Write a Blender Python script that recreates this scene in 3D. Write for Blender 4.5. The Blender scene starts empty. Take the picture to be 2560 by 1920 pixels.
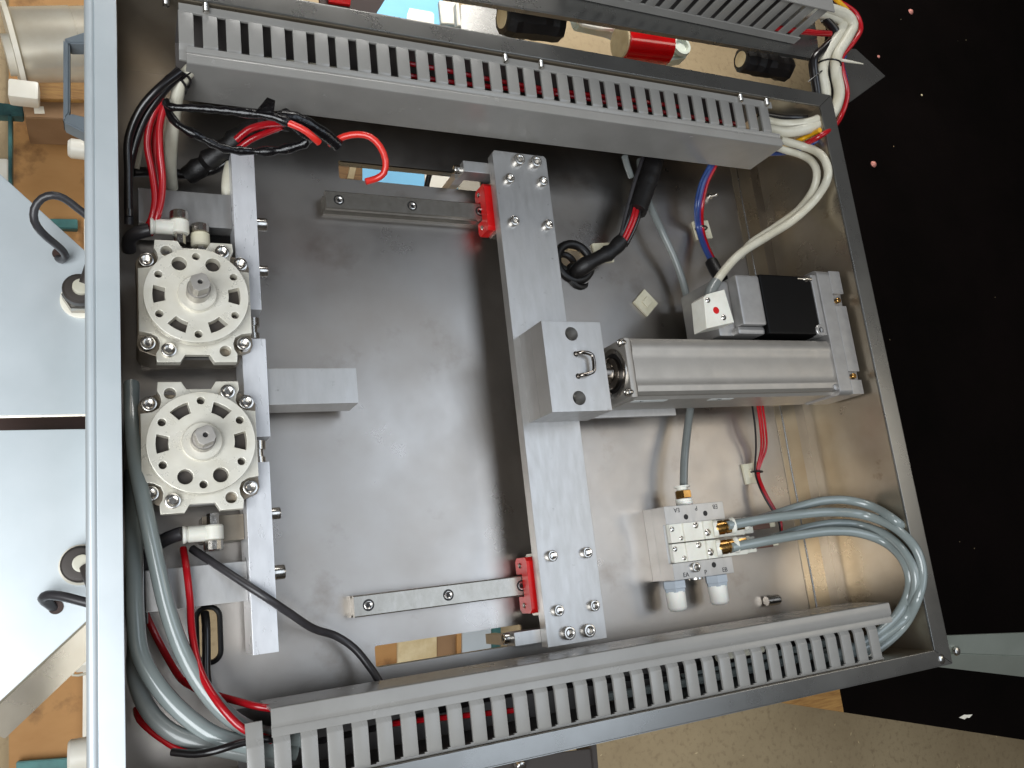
import bpy, bmesh, math, random
from mathutils import Vector, Matrix, Quaternion
random.seed(7)
MM = 0.001
scene = bpy.context.scene
COL = scene.collection

# ---------------------------------------------------------------- camera
RM = ((0.9063097147943092, -0.012165231071064554, 0.422438999173189),
      (-0.11128098372353543, -0.971179494314491, 0.21077697332624323),
      (0.40769994301076407, -0.23803864597169347, -0.8815431693870599))
CX, CY, CZ = -295.7073, -147.5439, 617.0802
FPX = 2083.5067
cam = bpy.data.cameras.new('camera')
cam.sensor_width = 36; cam.lens = 36 * FPX / 2560
cam.clip_start = 0.02; cam.clip_end = 60
cam_o = bpy.data.objects.new('camera', cam); COL.objects.link(cam_o)
mw = Matrix.Identity(4)
for i in range(3):
    mw[i][0] = RM[i][0]; mw[i][1] = -RM[i][1]; mw[i][2] = -RM[i][2]
mw[0][3], mw[1][3], mw[2][3] = CX * MM, CY * MM, CZ * MM
cam_o.matrix_world = mw
scene.camera = cam_o

def U(u, v, z):
    """measured photo point on the plane at height z (mm) -> world mm"""
    a, b = u - 1280, v - 960
    d = [RM[i][0] * a + RM[i][1] * b + RM[i][2] * FPX for i in range(3)]
    t = (z - CZ) / d[2]
    return Vector((CX + t * d[0], CY + t * d[1], z))

# ---------------------------------------------------------------- world, lights, exposure
world = bpy.data.worlds.new('World'); scene.world = world
world.use_nodes = True
bg = world.node_tree.nodes['Background']
bg.inputs[0].default_value = (0.78, 0.71, 0.65, 1); bg.inputs[1].default_value = 0.058

def area(name, loc, target, size, size_y, power, color):
    l = bpy.data.lights.new(name, 'AREA'); l.shape = 'RECTANGLE'
    l.size = size; l.size_y = size_y; l.energy = power; l.color = color
    o = bpy.data.objects.new(name, l); COL.objects.link(o)
    o.location = loc
    o.rotation_euler = (Vector(target) - Vector(loc)).to_track_quat('-Z', 'Y').to_euler()
    return o
area('workshop_door_light', (-0.80, -0.50, 1.10), (-0.15, -0.10, 0), 0.9, 0.9, 22, (0.93, 0.97, 1.0))
area('added_overhead_light', (0.85, -0.08, 2.2), (0.85, -0.08, 0), 1.05, 1.75, 13.5, (0.75, 0.86, 1.0))  # unseen cool source, added for bluish reflections on the panel
area('roof_window_light', (2.0, 0.10, 2.1), (0.25, -0.05, 0), 0.5, 0.7, 4.0, (1.0, 0.93, 0.80))
bl_ = area('added_gap_light', (0.25, 1.7, 0.9), (0.25, 0.75, -0.45), 0.8, 0.5, 7, (1.0, 0.98, 0.94)); bl_.data.spread = math.radians(70)  # unseen lamp added to brighten the floor and things beyond the upper rim
scene.view_settings.view_transform = 'Standard'
scene.view_settings.look = 'None'
scene.view_settings.exposure = 0
scene.view_settings.gamma = 1

# ---------------------------------------------------------------- materials
def lin(c):
    return tuple((x / 255 / 12.92) if x / 255 <= 0.04045 else ((x / 255 + 0.055) / 1.055) ** 2.4 for x in c) + (1,)

def mat(name, col, metal=0.0, rough=0.5, col2=None, scale=40, stretch=(1, 1, 1), rvar=0.0, bump=0.0, bscale=400,
        bstretch=(1, 1, 1), detail=5, thresh=(0.35, 0.65), spec=0.5, coat=0.0, trans=0.0, sss=0.0, emit=0.0, col3=None, scale3=15, thresh3=(0.55, 0.7)):
    m = bpy.data.materials.new(name); m.use_nodes = True
    nt = m.node_tree; N = nt.nodes; L = nt.links
    b = N['Principled BSDF']
    c1 = lin(col)
    b.inputs['Base Color'].default_value = c1
    b.inputs['Metallic'].default_value = metal
    b.inputs['Roughness'].default_value = rough
    b.inputs['Specular IOR Level'].default_value = spec
    if coat: b.inputs['Coat Weight'].default_value = coat; b.inputs['Coat Roughness'].default_value = 0.08
    if sss: b.inputs['Subsurface Weight'].default_value = sss; b.inputs['Subsurface Scale'].default_value = 0.004
    if emit:
        b.inputs['Emission Color'].default_value = c1; b.inputs['Emission Strength'].default_value = emit
    tc = N.new('ShaderNodeTexCoord')
    def noise(sc, st, det):
        mp = N.new('ShaderNodeMapping'); mp.inputs['Scale'].default_value = st
        L.new(tc.outputs['Object'], mp.inputs['Vector'])
        n = N.new('ShaderNodeTexNoise'); n.inputs['Scale'].default_value = sc; n.inputs['Detail'].default_value = det
        n.inputs['Roughness'].default_value = 0.6
        L.new(mp.outputs[0], n.inputs['Vector'])
        return n
    out = None
    if col2 is not None or rvar:
        n = noise(scale, stretch, detail)
        mr = N.new('ShaderNodeMapRange'); mr.inputs[1].default_value = thresh[0]; mr.inputs[2].default_value = thresh[1]
        L.new(n.outputs[0], mr.inputs[0])
        if col2 is not None:
            mx = N.new('ShaderNodeMix'); mx.data_type = 'RGBA'
            mx.inputs[6].default_value = c1; mx.inputs[7].default_value = lin(col2)
            L.new(mr.outputs[0], mx.inputs[0]); out = mx.outputs[2]
        if rvar:
            mr2 = N.new('ShaderNodeMapRange'); mr2.inputs[3].default_value = max(0.03, rough - rvar); mr2.inputs[4].default_value = rough + rvar
            n2 = noise(scale * 1.7, stretch, detail)
            mr2.inputs[1].default_value = 0.3; mr2.inputs[2].default_value = 0.7
            L.new(n2.outputs[0], mr2.inputs[0]); L.new(mr2.outputs[0], b.inputs['Roughness'])
    if col3 is not None:
        n3 = noise(scale3, (1, 1, 1), 8)
        mr3 = N.new('ShaderNodeMapRange'); mr3.inputs[1].default_value = thresh3[0]; mr3.inputs[2].default_value = thresh3[1]
        L.new(n3.outputs[0], mr3.inputs[0])
        mx3 = N.new('ShaderNodeMix'); mx3.data_type = 'RGBA'
        mx3.inputs[6].default_value = c1; mx3.inputs[7].default_value = lin(col3)
        if out is not None: L.new(out, mx3.inputs[6])
        L.new(mr3.outputs[0], mx3.inputs[0]); out = mx3.outputs[2]
    if out is not None: L.new(out, b.inputs['Base Color'])
    if bump:
        nb = noise(bscale, bstretch, 4)
        bp = N.new('ShaderNodeBump'); bp.inputs['Strength'].default_value = bump; bp.inputs['Distance'].default_value = 0.0005
        L.new(nb.outputs[0], bp.inputs['Height']); L.new(bp.outputs[0], b.inputs['Normal'])
    return m

MT = {}
MT['steel'] = mat('brushed stainless sheet', (176, 171, 166), 1.0, 0.32, (164, 156, 148), 7, (1, 1, 1), 0.07, 0.09, 600, (16, 1, 1), col3=(132, 121, 110), scale3=16, thresh3=(0.58, 0.82))
MT['wallsteel'] = mat('stained stainless wall sheet', (180, 170, 154), 0.9, 0.30, (164, 150, 130), 8, (1, 1, 1), 0.05, 0.04, 200, (1, 2, 1), col3=(118, 98, 76), scale3=24, thresh3=(0.66, 0.76))
MT['rim'] = mat('satin steel rim', (140, 139, 136), 0.88, 0.28, (142, 141, 138), 12, (1, 1, 1), 0.04, 0.02, 900)
MT['alu'] = mat('milled aluminium', (188, 186, 184), 0.8, 0.36, (180, 178, 175), 40, (4, 1, 1), 0.04, 0.02, 500, (12, 1, 1), col3=(146, 142, 138), scale3=110, thresh3=(0.68, 0.76))
MT['aluc'] = mat('clear anodised aluminium', (176, 171, 164), 0.7, 0.44, (170, 165, 158), 60, (1, 1, 1), 0.04, 0.04, 900)
MT['alubar'] = mat('mill finish flat bar', (222, 223, 226), 0.35, 0.30, (212, 213, 216), 40, (4, 1, 1), 0.04, 0.02, 500, (12, 1, 1))
MT['cast'] = mat('die cast aluminium paint', (170, 168, 166), 0.7, 0.42, (160, 158, 156), 90, (1, 1, 1), 0.05, 0.12, 1500)
MT['actcol'] = mat('cream coated alloy', (226, 222, 210), 0.3, 0.30, (216, 211, 196), 60, (1, 1, 1), 0.05, 0.06, 1400)
MT['actbody'] = mat('champagne anodised body', (138, 128, 114), 0.6, 0.40, (128, 118, 104), 60, (1, 1, 1), 0.05, 0.06, 1400)
MT['chrome'] = mat('bright screw steel', (205, 201, 195), 1.0, 0.24, None, rvar=0.05, scale=300)
MT['railst'] = mat('ground rail steel', (160, 155, 147), 0.85, 0.24, (152, 147, 138), 90, (2, 1, 1), 0.03)
MT['pvc'] = mat('grey pvc trunking', (142, 140, 136), 0.0, 0.24, (136, 134, 130), 30, (1, 1, 1), 0.04, 0.03, 300)
MT['pvc_shade'] = mat('grey pvc trunking with painted shade', (84, 80, 78), 0.0, 0.45, None, bump=0.02)  # darker copy of the pvc, shade inside the ducts put into the colour
MT['red'] = mat('red rail scraper plastic', (206, 22, 22), 0.0, 0.30, (186, 16, 18), 80, bump=0.05)
MT['black'] = mat('black lacquer', (8, 7, 7), 0.0, 0.4, (10, 9, 9), 60, spec=0.15, bump=0.03)
MT['rubber'] = mat('black rubber', (14, 12, 12), 0.0, 0.45, (20, 17, 17), 90, bump=0.1, bscale=700)
MT['tape'] = mat('black insulating tape', (12, 11, 13), 0.0, 0.2, (18, 16, 18), 120, bump=1.0, bscale=220)
MT['dkgrey'] = mat('dark grey casting', (64, 58, 54), 0.3, 0.5)
MT['framebar'] = mat('dull folded steel', (168, 174, 164), 0.6, 0.4, (156, 162, 152), 12, bump=0.05)
MT['matttape'] = mat('dull black cloth tape', (12, 10, 10), 0.0, 0.5, (18, 15, 15), 120, bump=0.8, bscale=240)
MT['hose'] = mat('grey blue air hose', (138, 146, 144), 0.0, 0.20, (130, 139, 138), 30, coat=0.5)
MT['hosedk'] = mat('grey air hose', (118, 122, 120), 0.0, 0.28, (106, 110, 108), 30, coat=0.2)
MT['wred'] = mat('red wire sheath', (176, 16, 28), 0.0, 0.26, (156, 12, 22), 60, coat=0.3)
MT['wred2'] = mat('salmon red wire sheath', (222, 52, 40), 0.0, 0.32, (206, 42, 34), 60, coat=0.2)
MT['wblack'] = mat('black wire sheath', (16, 14, 15), 0.0, 0.28, (24, 21, 22), 60, coat=0.3)
MT['wgrey'] = mat('dark grey cable sheath', (58, 56, 58), 0.0, 0.35, (46, 44, 46), 60)
MT['wblue'] = mat('blue wire sheath', (44, 62, 122), 0.0, 0.28, (50, 76, 130), 40, coat=0.3)
MT['wpurple'] = mat('purple wire sheath', (92, 58, 130), 0.0, 0.3, (80, 48, 118), 40)
MT['wyellow'] = mat('yellow wire sheath', (224, 168, 24), 0.0, 0.3, (208, 150, 20), 40)
MT['wwhite'] = mat('cream cable sheath', (206, 202, 186), 0.0, 0.36, (192, 186, 166), 60, bump=0.04)
MT['white'] = mat('white nylon', (228, 226, 216), 0.0, 0.38, (218, 215, 202), 60, sss=0.05)
MT['silencer'] = mat('porous white plastic', (248, 245, 236), 0.0, 0.6, None, bump=0.3, bscale=2500, sss=0.1)
MT['paleblue'] = mat('pale grey plastic', (176, 184, 192), 0.0, 0.35, None, bump=0.03)
MT['brass'] = mat('brass fitting', (176, 138, 84), 1.0, 0.26, (158, 120, 66), 90, rvar=0.05)
MT['brown'] = mat('brown connector plastic', (92, 62, 52), 0.0, 0.35, None, bump=0.03)
MT['ink'] = mat('black ink', (24, 24, 28), 0.0, 0.5)
MT['sticker'] = mat('pale label film', (206, 210, 208), 0.0, 0.3)
MT['mount'] = mat('ivory cable tie base', (214, 208, 186), 0.0, 0.42, (200, 194, 168), 80, bump=0.03)
MT['dot'] = mat('red indicator plastic', (200, 20, 24), 0.0, 0.3)
MT['concrete'] = mat('concrete floor', (178, 158, 124), 0.0, 0.8, (160, 140, 108), 5, bump=0.6, bscale=220, col3=(150, 130, 100), scale3=120, thresh3=(0.52, 0.70))
MT['board'] = mat('black film faced board', (8, 6, 5), 0.0, 0.8, (13, 9, 8), 7, spec=0.02, bump=0.2, bscale=300, col3=(22, 17, 14), scale3=420, thresh3=(0.72, 0.76))
MT['barewood'] = mat('bare plywood', (158, 118, 62), 0.0, 0.6, (122, 84, 38), 40, (1, 12, 1), 0.05, 0.2, 200, (1, 10, 1))
MT['osb'] = mat('orange plywood', (186, 140, 86), 0.0, 0.7, (166, 118, 66), 6, (1, 2, 1), bump=0.2, bscale=60, col3=(84, 52, 28), scale3=11, thresh3=(0.52, 0.64))
MT['chute'] = mat('satin stainless chute', (202, 208, 211), 0.35, 0.42, (190, 198, 201), 9, (1, 1, 1), 0.06, 0.05, 90)
MT['teal'] = mat('teal painted steel', (70, 122, 118), 0.2, 0.5, (44, 74, 74), 20)
MT['bgwhite'] = mat('white enamel', (236, 232, 220), 0.0, 0.35, (222, 214, 196), 12)
MT['bgsteel'] = mat('polished steel', (226, 220, 204), 0.5, 0.25, (206, 196, 176), 12)
MT['handle'] = mat('grey handle plastic', (112, 120, 126), 0.0, 0.45, (104, 112, 118), 50)
MT['card'] = mat('brown cardboard', (150, 118, 86), 0.0, 0.8, (138, 106, 74), 20)
MT['sheetblue'] = mat('light blue sheet', (120, 196, 236), 0.0, 0.5, (112, 188, 230), 10)
MT['redwrap'] = mat('glossy red tape wrap', (200, 10, 14), 0.0, 0.14, (180, 8, 12), 40, coat=0.5, bump=0.1, bscale=60)
MT['cutwood'] = mat('pale cut wood', (222, 204, 164), 0.0, 0.7, (204, 182, 138), 60)
MT['milk'] = mat('milky plastic', (214, 220, 206), 0.0, 0.35, (200, 206, 192), 40)
MT['pink'] = mat('pinkish copper scrap', (206, 136, 122), 0.3, 0.5)
MT['dkbrown'] = mat('dark brown board', (60, 38, 30), 0.0, 0.6, (50, 30, 24), 20)
MT['rodst'] = mat('polished rod steel', (150, 142, 134), 1.0, 0.14, None, rvar=0.04, scale=200)

# ---------------------------------------------------------------- mesh builder (mm)
class M:
    def __init__(s): s.bm = bmesh.new()
    def merge(s, b2, mtx=None):
        if mtx is not None: b2.transform(mtx)
        me = bpy.data.meshes.new('tmp'); b2.to_mesh(me); b2.free()
        s.bm.from_mesh(me); bpy.data.meshes.remove(me)
        return s
    def box(s, x0, x1, y0, y1, z0, z1, bev=0.0, seg=2, mtx=None):
        b = bmesh.new(); bmesh.ops.create_cube(b, size=1)
        for v in b.verts:
            v.co = Vector(((x0 + x1) / 2 + v.co.x * (x1 - x0), (y0 + y1) / 2 + v.co.y * (y1 - y0), (z0 + z1) / 2 + v.co.z * (z1 - z0)))
        if bev: bmesh.ops.bevel(b, geom=list(b.edges), offset=bev, segments=seg, affect='EDGES', profile=0.6)
        return s.merge(b, mtx)
    def lathe(s, p0, axis, prof, n=28, sides=None):
        """prof: list of (h, r) along the axis from p0"""
        b = bmesh.new(); ax = Vector(axis).normalized()
        q = Vector((0, 0, 1)).rotation_difference(ax)
        loops = []
        for h, r in prof:
            if r < 1e-6: loops.append([b.verts.new(Vector((0, 0, h)))]); continue
            loops.append([b.verts.new(Vector((r * math.cos(2 * math.pi * i / n), r * math.sin(2 * math.pi * i / n), h))) for i in range(n)])
        for a, c in zip(loops, loops[1:]):
            for i in range(n):
                j = (i + 1) % n
                if len(a) == 1 and len(c) == 1: continue
                if len(a) == 1: b.faces.new((a[0], c[j], c[i])) if False else b.faces.new((a[0], c[i], c[j]))
                elif len(c) == 1: b.faces.new((a[i], a[j], c[0]))
                else: b.faces.new((a[i], a[j], c[j], c[i]))
        if len(loops[0]) > 1: b.faces.new(list(reversed(loops[0])))
        if len(loops[-1]) > 1: b.faces.new(loops[-1])
        bmesh.ops.recalc_face_normals(b, faces=list(b.faces))
        return s.merge(b, Matrix.Translation(Vector(p0)) @ q.to_matrix().to_4x4())
    def cyl(s, p0, p1, r, n=24, ch=0.0):
        p0, p1 = Vector(p0), Vector(p1); d = p1 - p0; L = d.length
        prof = [(0, r - ch), (ch, r), (L - ch, r), (L, r - ch)] if ch else [(0, r), (L, r)]
        return s.lathe(p0, d, prof, n)
    def tube(s, pts, r, n=10):
        pts = [Vector(p) for p in pts]; b = bmesh.new()
        tang = [(pts[min(i + 1, len(pts) - 1)] - pts[max(i - 1, 0)]).normalized() for i in range(len(pts))]
        up = Vector((0, 0, 1)) if abs(tang[0].z) < 0.9 else Vector((1, 0, 0))
        nrm = (up - tang[0] * up.dot(tang[0])).normalized(); rings = []
        for i, p in enumerate(pts):
            nrm = (nrm - tang[i] * nrm.dot(tang[i])).normalized(); bi = tang[i].cross(nrm)
            rr = r[i] if isinstance(r, (list, tuple)) else r
            rings.append([b.verts.new(p + (nrm * math.cos(2 * math.pi * k / n) + bi * math.sin(2 * math.pi * k / n)) * rr) for k in range(n)])
        for a, c in zip(rings, rings[1:]):
            for k in range(n): b.faces.new((a[k], a[(k + 1) % n], c[(k + 1) % n], c[k]))
        b.faces.new(list(reversed(rings[0]))); b.faces.new(rings[-1])
        bmesh.ops.recalc_face_normals(b, faces=list(b.faces))
        return s.merge(b)
    def plate(s, outline, holes, z0, z1, bev=0.0, mtx=None):
        """flat plate with holes (closed 2-D loops, mm), extruded z0..z1"""
        cu = bpy.data.curves.new('tmpc', 'CURVE'); cu.dimensions = '2D'; cu.fill_mode = 'BOTH'
        for lp in [outline] + list(holes):
            sp = cu.splines.new('POLY'); sp.points.add(len(lp) - 1); sp.use_cyclic_u = True
            for i, p in enumerate(lp): sp.points[i].co = (p[0], p[1], 0, 1)
        cu.extrude = (z1 - z0) / 2 - bev; cu.bevel_depth = bev; cu.bevel_resolution = 1; cu.offset = -bev
        o = bpy.data.objects.new('tmpo', cu); COL.objects.link(o)
        dg = bpy.context.evaluated_depsgraph_get(); dg.update()
        me = bpy.data.meshes.new_from_object(o.evaluated_get(dg))
        b = bmesh.new(); b.from_mesh(me)
        bmesh.ops.remove_doubles(b, verts=list(b.verts), dist=0.001)
        bmesh.ops.translate(b, verts=list(b.verts), vec=Vector((0, 0, (z0 + z1) / 2)))
        bmesh.ops.recalc_face_normals(b, faces=list(b.faces))
        bpy.data.objects.remove(o); bpy.data.curves.remove(cu); bpy.data.meshes.remove(me)
        return s.merge(b, mtx)
    def extr(s, poly, axis, a0, a1, bev=0.0):
        """prism: 2-D polygon swept along 'x' (poly=(y,z)) or 'y' (poly=(x,z)) or 'z'"""
        b = bmesh.new()
        def P(p, a): return {'x': Vector((a, p[0], p[1])), 'y': Vector((p[0], a, p[1])), 'z': Vector((p[0], p[1], a))}[axis]
        A = [b.verts.new(P(p, a0)) for p in poly]; B = [b.verts.new(P(p, a1)) for p in poly]
        n = len(poly)
        for i in range(n): b.faces.new((A[i], A[(i + 1) % n], B[(i + 1) % n], B[i]))
        b.faces.new(list(reversed(A))); b.faces.new(B)
        bmesh.ops.recalc_face_normals(b, faces=list(b.faces))
        if bev: bmesh.ops.bevel(b, geom=list(b.edges), offset=bev, segments=2, affect='EDGES', profile=0.6)
        return s.merge(b)
    def quad(s, pts):
        b = bmesh.new(); b.faces.new([b.verts.new(Vector(p)) for p in pts]); return s.merge(b)
    def slab(s, pts, t, bev=0.0):
        """polygon in space thickened along its normal (downwards)"""
        b = bmesh.new(); pts = [Vector(p) for p in pts]
        nrm = Vector((0, 0, 0))
        for i in range(1, len(pts) - 1): nrm += (pts[i] - pts[0]).cross(pts[i + 1] - pts[0])
        nrm.normalize()
        if nrm.z < 0: nrm = -nrm
        A = [b.verts.new(p) for p in pts]; B = [b.verts.new(p - nrm * t) for p in pts]; n = len(pts)
        b.faces.new(A); b.faces.new(list(reversed(B)))
        for i in range(n): b.faces.new((A[i], A[(i + 1) % n], B[(i + 1) % n], B[i]))
        bmesh.ops.recalc_face_normals(b, faces=list(b.faces))
        if bev: bmesh.ops.bevel(b, geom=list(b.edges), offset=bev, segments=2, affect='EDGES')
        return s.merge(b)
    def mesh(s, name, material, ang=38):
        me = bpy.data.meshes.new(name)
        s.bm.transform(Matrix.Scale(MM, 4)); s.bm.to_mesh(me); s.bm.free()
        for p in me.polygons: p.use_smooth = True
        me.set_sharp_from_angle(angle=math.radians(ang))
        me.materials.append(material)
        return me

def circ(x, y, r, n=28, a0=0):
    return [(x + r * math.cos(a0 + 2 * math.pi * i / n), y + r * math.sin(a0 + 2 * math.pi * i / n)) for i in range(n)]
def rrect(x0, x1, y0, y1, r, n=5):
    out = []
    for cx, cy, a in ((x1 - r, y1 - r, 0), (x0 + r, y1 - r, 90), (x0 + r, y0 + r, 180), (x1 - r, y0 + r, 270)):
        for i in range(n + 1):
            t = math.radians(a + 90 * i / n); out.append((cx + r * math.cos(t), cy + r * math.sin(t)))
    return out

def wpos(o):
    v = Vector((0, 0, 0))
    while o is not None: v += o.location; o = o.parent
    return v
def tag(o, label=None, cat=None, group=None, kind=None):
    if label: o['label'] = label
    if cat: o['category'] = cat
    if group: o['group'] = group
    if kind: o['kind'] = kind
    return o
def thing(name, label, cat, loc=(0, 0, 0), group=None, kind=None):
    o = bpy.data.objects.new(name, None); COL.objects.link(o); o.empty_display_size = 0.01
    o.location = Vector(loc) * MM
    return tag(o, label, cat, group, kind)
def part(name, m, material, parent, label=None, local=False, kind=None, ang=38):
    me = m if isinstance(m, bpy.types.Mesh) else m.mesh(name, material, ang)
    o = bpy.data.objects.new(name, me); COL.objects.link(o); o.parent = parent
    if len(me.polygons) < 3000: wn = o.modifiers.new('weighted', 'WEIGHTED_NORMAL'); wn.keep_sharp = True; wn.weight = 80
    if not local: o.location = -wpos(parent)
    return tag(o, label, None, None, kind)
def solo(name, m, material, label, cat, group=None, kind=None, ang=38):
    """a thing that is one mesh; origin moved to the middle of its base"""
    me = m.mesh(name, material, ang)
    vs = [v.co for v in me.vertices]
    c = Vector(((min(v.x for v in vs) + max(v.x for v in vs)) / 2, (min(v.y for v in vs) + max(v.y for v in vs)) / 2, min(v.z for v in vs)))
    # keep world-aligned texture space: shift mesh, not the look
    me.transform(Matrix.Translation(-c))
    o = bpy.data.objects.new(name, me); COL.objects.link(o); o.location = c
    return tag(o, label, cat, group, kind)
def struct(name, m, material):
    o = bpy.data.objects.new(name, m.mesh(name, material)); COL.objects.link(o); o['kind'] = 'structure'; return o

# ---------------------------------------------------------------- screws
BOLT = {}
def bolt_mesh(d, h, material, hexf=0.5):
    key = (d, h, material.name)
    if key in BOLT: return BOLT[key]
    b = bmesh.new(); n = 24; R = d / 2; ri = R * 0.62; hx = R * hexf
    def ring(r, z): return [b.verts.new((r * math.cos(2 * math.pi * i / n), r * math.sin(2 * math.pi * i / n), z)) for i in range(n)]
    def hexr(z, rr):
        out = []
        for i in range(n):
            a = 2 * math.pi * i / n; k = (a % (math.pi / 3)) - math.pi / 6
            r = rr * math.cos(math.pi / 6) / math.cos(k); out.append(b.verts.new((r * math.cos(a), r * math.sin(a), z)))
        return out
    L = [ring(R, -0.2), ring(R, h - 0.6), ring(R - 0.25, h - 0.15), ring(R - 0.7, h), ring(ri + .35, h), ring(ri, h - 0.25), hexr(h - 0.5, hx), hexr(h * 0.42, hx)]
    for a, c in zip(L, L[1:]):
        for i in range(n): b.faces.new((a[i], a[(i + 1) % n], c[(i + 1) % n], c[i]))
    b.faces.new(L[-1])
    bmesh.ops.recalc_face_normals(b, faces=list(b.faces))
    m = M(); m.merge(b); BOLT[key] = m.mesh('bolt', material, 30)
    return BOLT[key]
def bolt(parent, loc, d=8.5, h=5, axis=(0, 0, 1), material=None, local=False, name='bolt'):
    o = bpy.data.objects.new(name, bolt_mesh(d, h, material or MT['chrome'])); COL.objects.link(o); o.parent = parent
    o.location = Vector(loc) * MM - (Vector((0, 0, 0)) if local else wpos(parent))
    q = Vector((0, 0, 1)).rotation_difference(Vector(axis)); q = q @ Quaternion((0, 0, 1), random.uniform(0, 1))
    o.rotation_euler = q.to_euler()
    return o
def pan_mesh():
    if 'pan' in BOLT: return BOLT['pan']
    m = M(); m.lathe((0, 0, 0), (0, 0, 1), [(-0.2, 2.6), (0.5, 2.6), (1.3, 1.9), (1.55, 1.0), (1.0, 0.9), (1.0, 0)], 18)
    m.box(-1.7, 1.7, -0.25, 0.25, 1.2, 1.5)
    BOLT['pan'] = m.mesh('screw', MT['chrome']); return BOLT['pan']
def pan(parent, loc, axis=(0, 0, 1), s=1.0):
    o = bpy.data.objects.new('screw', pan_mesh()); COL.objects.link(o); o.parent = parent
    o.location = Vector(loc) * MM - wpos(parent); o.scale = (s, s, s)
    o.rotation_euler = (Vector((0, 0, 1)).rotation_difference(Vector(axis)) @ Quaternion((0, 0, 1), random.uniform(0, 3))).to_euler()
    return o

# ---------------------------------------------------------------- cables
def spline(pts, step=4.0):
    P = [Vector(p) for p in pts]
    P = [P[0] * 2 - P[1]] + P + [P[-1] * 2 - P[-2]]
    out = []
    for i in range(1, len(P) - 2):
        p0, p1, p2, p3 = P[i - 1:i + 3]; n = max(2, int((p2 - p1).length / step))
        t0 = 0; t1 = t0 + max(1e-3, (p1 - p0).length) ** .5; t2 = t1 + max(1e-3, (p2 - p1).length) ** .5; t3 = t2 + max(1e-3, (p3 - p2).length) ** .5
        for k in range(n):
            t = t1 + (t2 - t1) * k / n
            A1 = p0 * ((t1 - t) / (t1 - t0)) + p1 * ((t - t0) / (t1 - t0)); A2 = p1 * ((t2 - t) / (t2 - t1)) + p2 * ((t - t1) / (t2 - t1)); A3 = p2 * ((t3 - t) / (t3 - t2)) + p3 * ((t - t2) / (t3 - t2))
            B1 = A1 * ((t2 - t) / (t2 - t0)) + A2 * ((t - t0) / (t2 - t0)); B2 = A2 * ((t3 - t) / (t3 - t1)) + A3 * ((t - t1) / (t3 - t1))
            out.append(B1 * ((t2 - t) / (t2 - t1)) + B2 * ((t - t1) / (t2 - t1)))
    out.append(P[-2]); return out
def px(pts):
    out = []
    for p in pts:
        q = U(*p); z = p[2]
        while -252 < q.y < 246 and z < 99 and 309 < q.x < 345: z += 1.0; q = U(p[0], p[1], z)   # keep inside the walls
        if -252 < q.y < 246 and -307 < q.x < -291 and z < 94: q.x = -291
        out.append(q)
    return out
def cable(name, label, cat, pts, r, material, group=None, world_pts=False, jitter=0.0, n=12):
    sp = spline(pts if world_pts else px(pts))
    rr = r if not jitter else [r * (1 + random.uniform(-jitter, jitter)) for _ in sp]
    m = M(); m.tube(sp, rr, n)
    return solo(name, m, material, label, cat, group)
def ring_pts(c, axis, r, n=20, sq=1.0):
    ax = Vector(axis).normalized(); a = ax.orthogonal().normalized(); b = ax.cross(a)
    return [Vector(c) + a * r * math.cos(2 * math.pi * i / n) + b * r * sq * math.sin(2 * math.pi * i / n) for i in range(n + 1)]
def tie(label, c, axis, r, tail=None):
    m = M(); m.tube(ring_pts(c, axis, r), 0.9, 6)
    c = Vector(c)
    if tail is not None: m.tube([c, c.lerp(Vector(tail), .5) + Vector((0, 0, 1)), Vector(tail)], [1.0, .8, .5], 6)
    return solo('cable_tie', m, MT['wblack'], label, 'cable tie', 'black cable ties on the looms')

#@@STRUCT
# ================================================================ the setting
m = M(); m.box(-4000, 6000, -5000, 6000, -470, -450); struct('concrete_floor', m, MT['concrete'])

# ================================================================ enclosure
X0, X1, Y0, Y1, ZR = -297, 315, -256, 248, 95
enc = thing('machine_enclosure', 'open shallow stainless steel box holding the actuators, rails and valves', 'machine box', (9, -3, 0))
holes = [rrect(-134, -8, 174.5, 190.5, 1.5), rrect(-133.5, -16, -208.5, -193.5, 1.5), circ(75.5, 112.5, 18), rrect(-252, -240, -187, -154, 5.5)]
m = M(); m.plate([(X0, Y0), (X1, Y0), (X1, Y1), (X0, Y1)], holes, -2, 0)
part('back_panel', m, MT['steel'], enc)
m = M(); m.box(-134, -8, 190.5, 192, -9, -0.1); part('window_lip', m, MT['rim'], enc)
m = M(); m.box(-133, -16, -210, -208.5, -9, -0.1); part('window_lip', m, MT['rim'], enc)
# grommets
m = M(); m.tube(ring_pts((75.5, 112.5, 0.5), (0, 0, 1), 17.4, 32), 4.0, 12); part('grommet', m, MT['rubber'], enc)
m = M(); pts = [Vector((p[0], p[1], 0.4)) for p in rrect(-253.5, -238.5, -188.5, -152.5, 7)]; m.tube(pts + [pts[0], pts[1]], 1.8, 8); part('grommet', m, MT['rubber'], enc)
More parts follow.
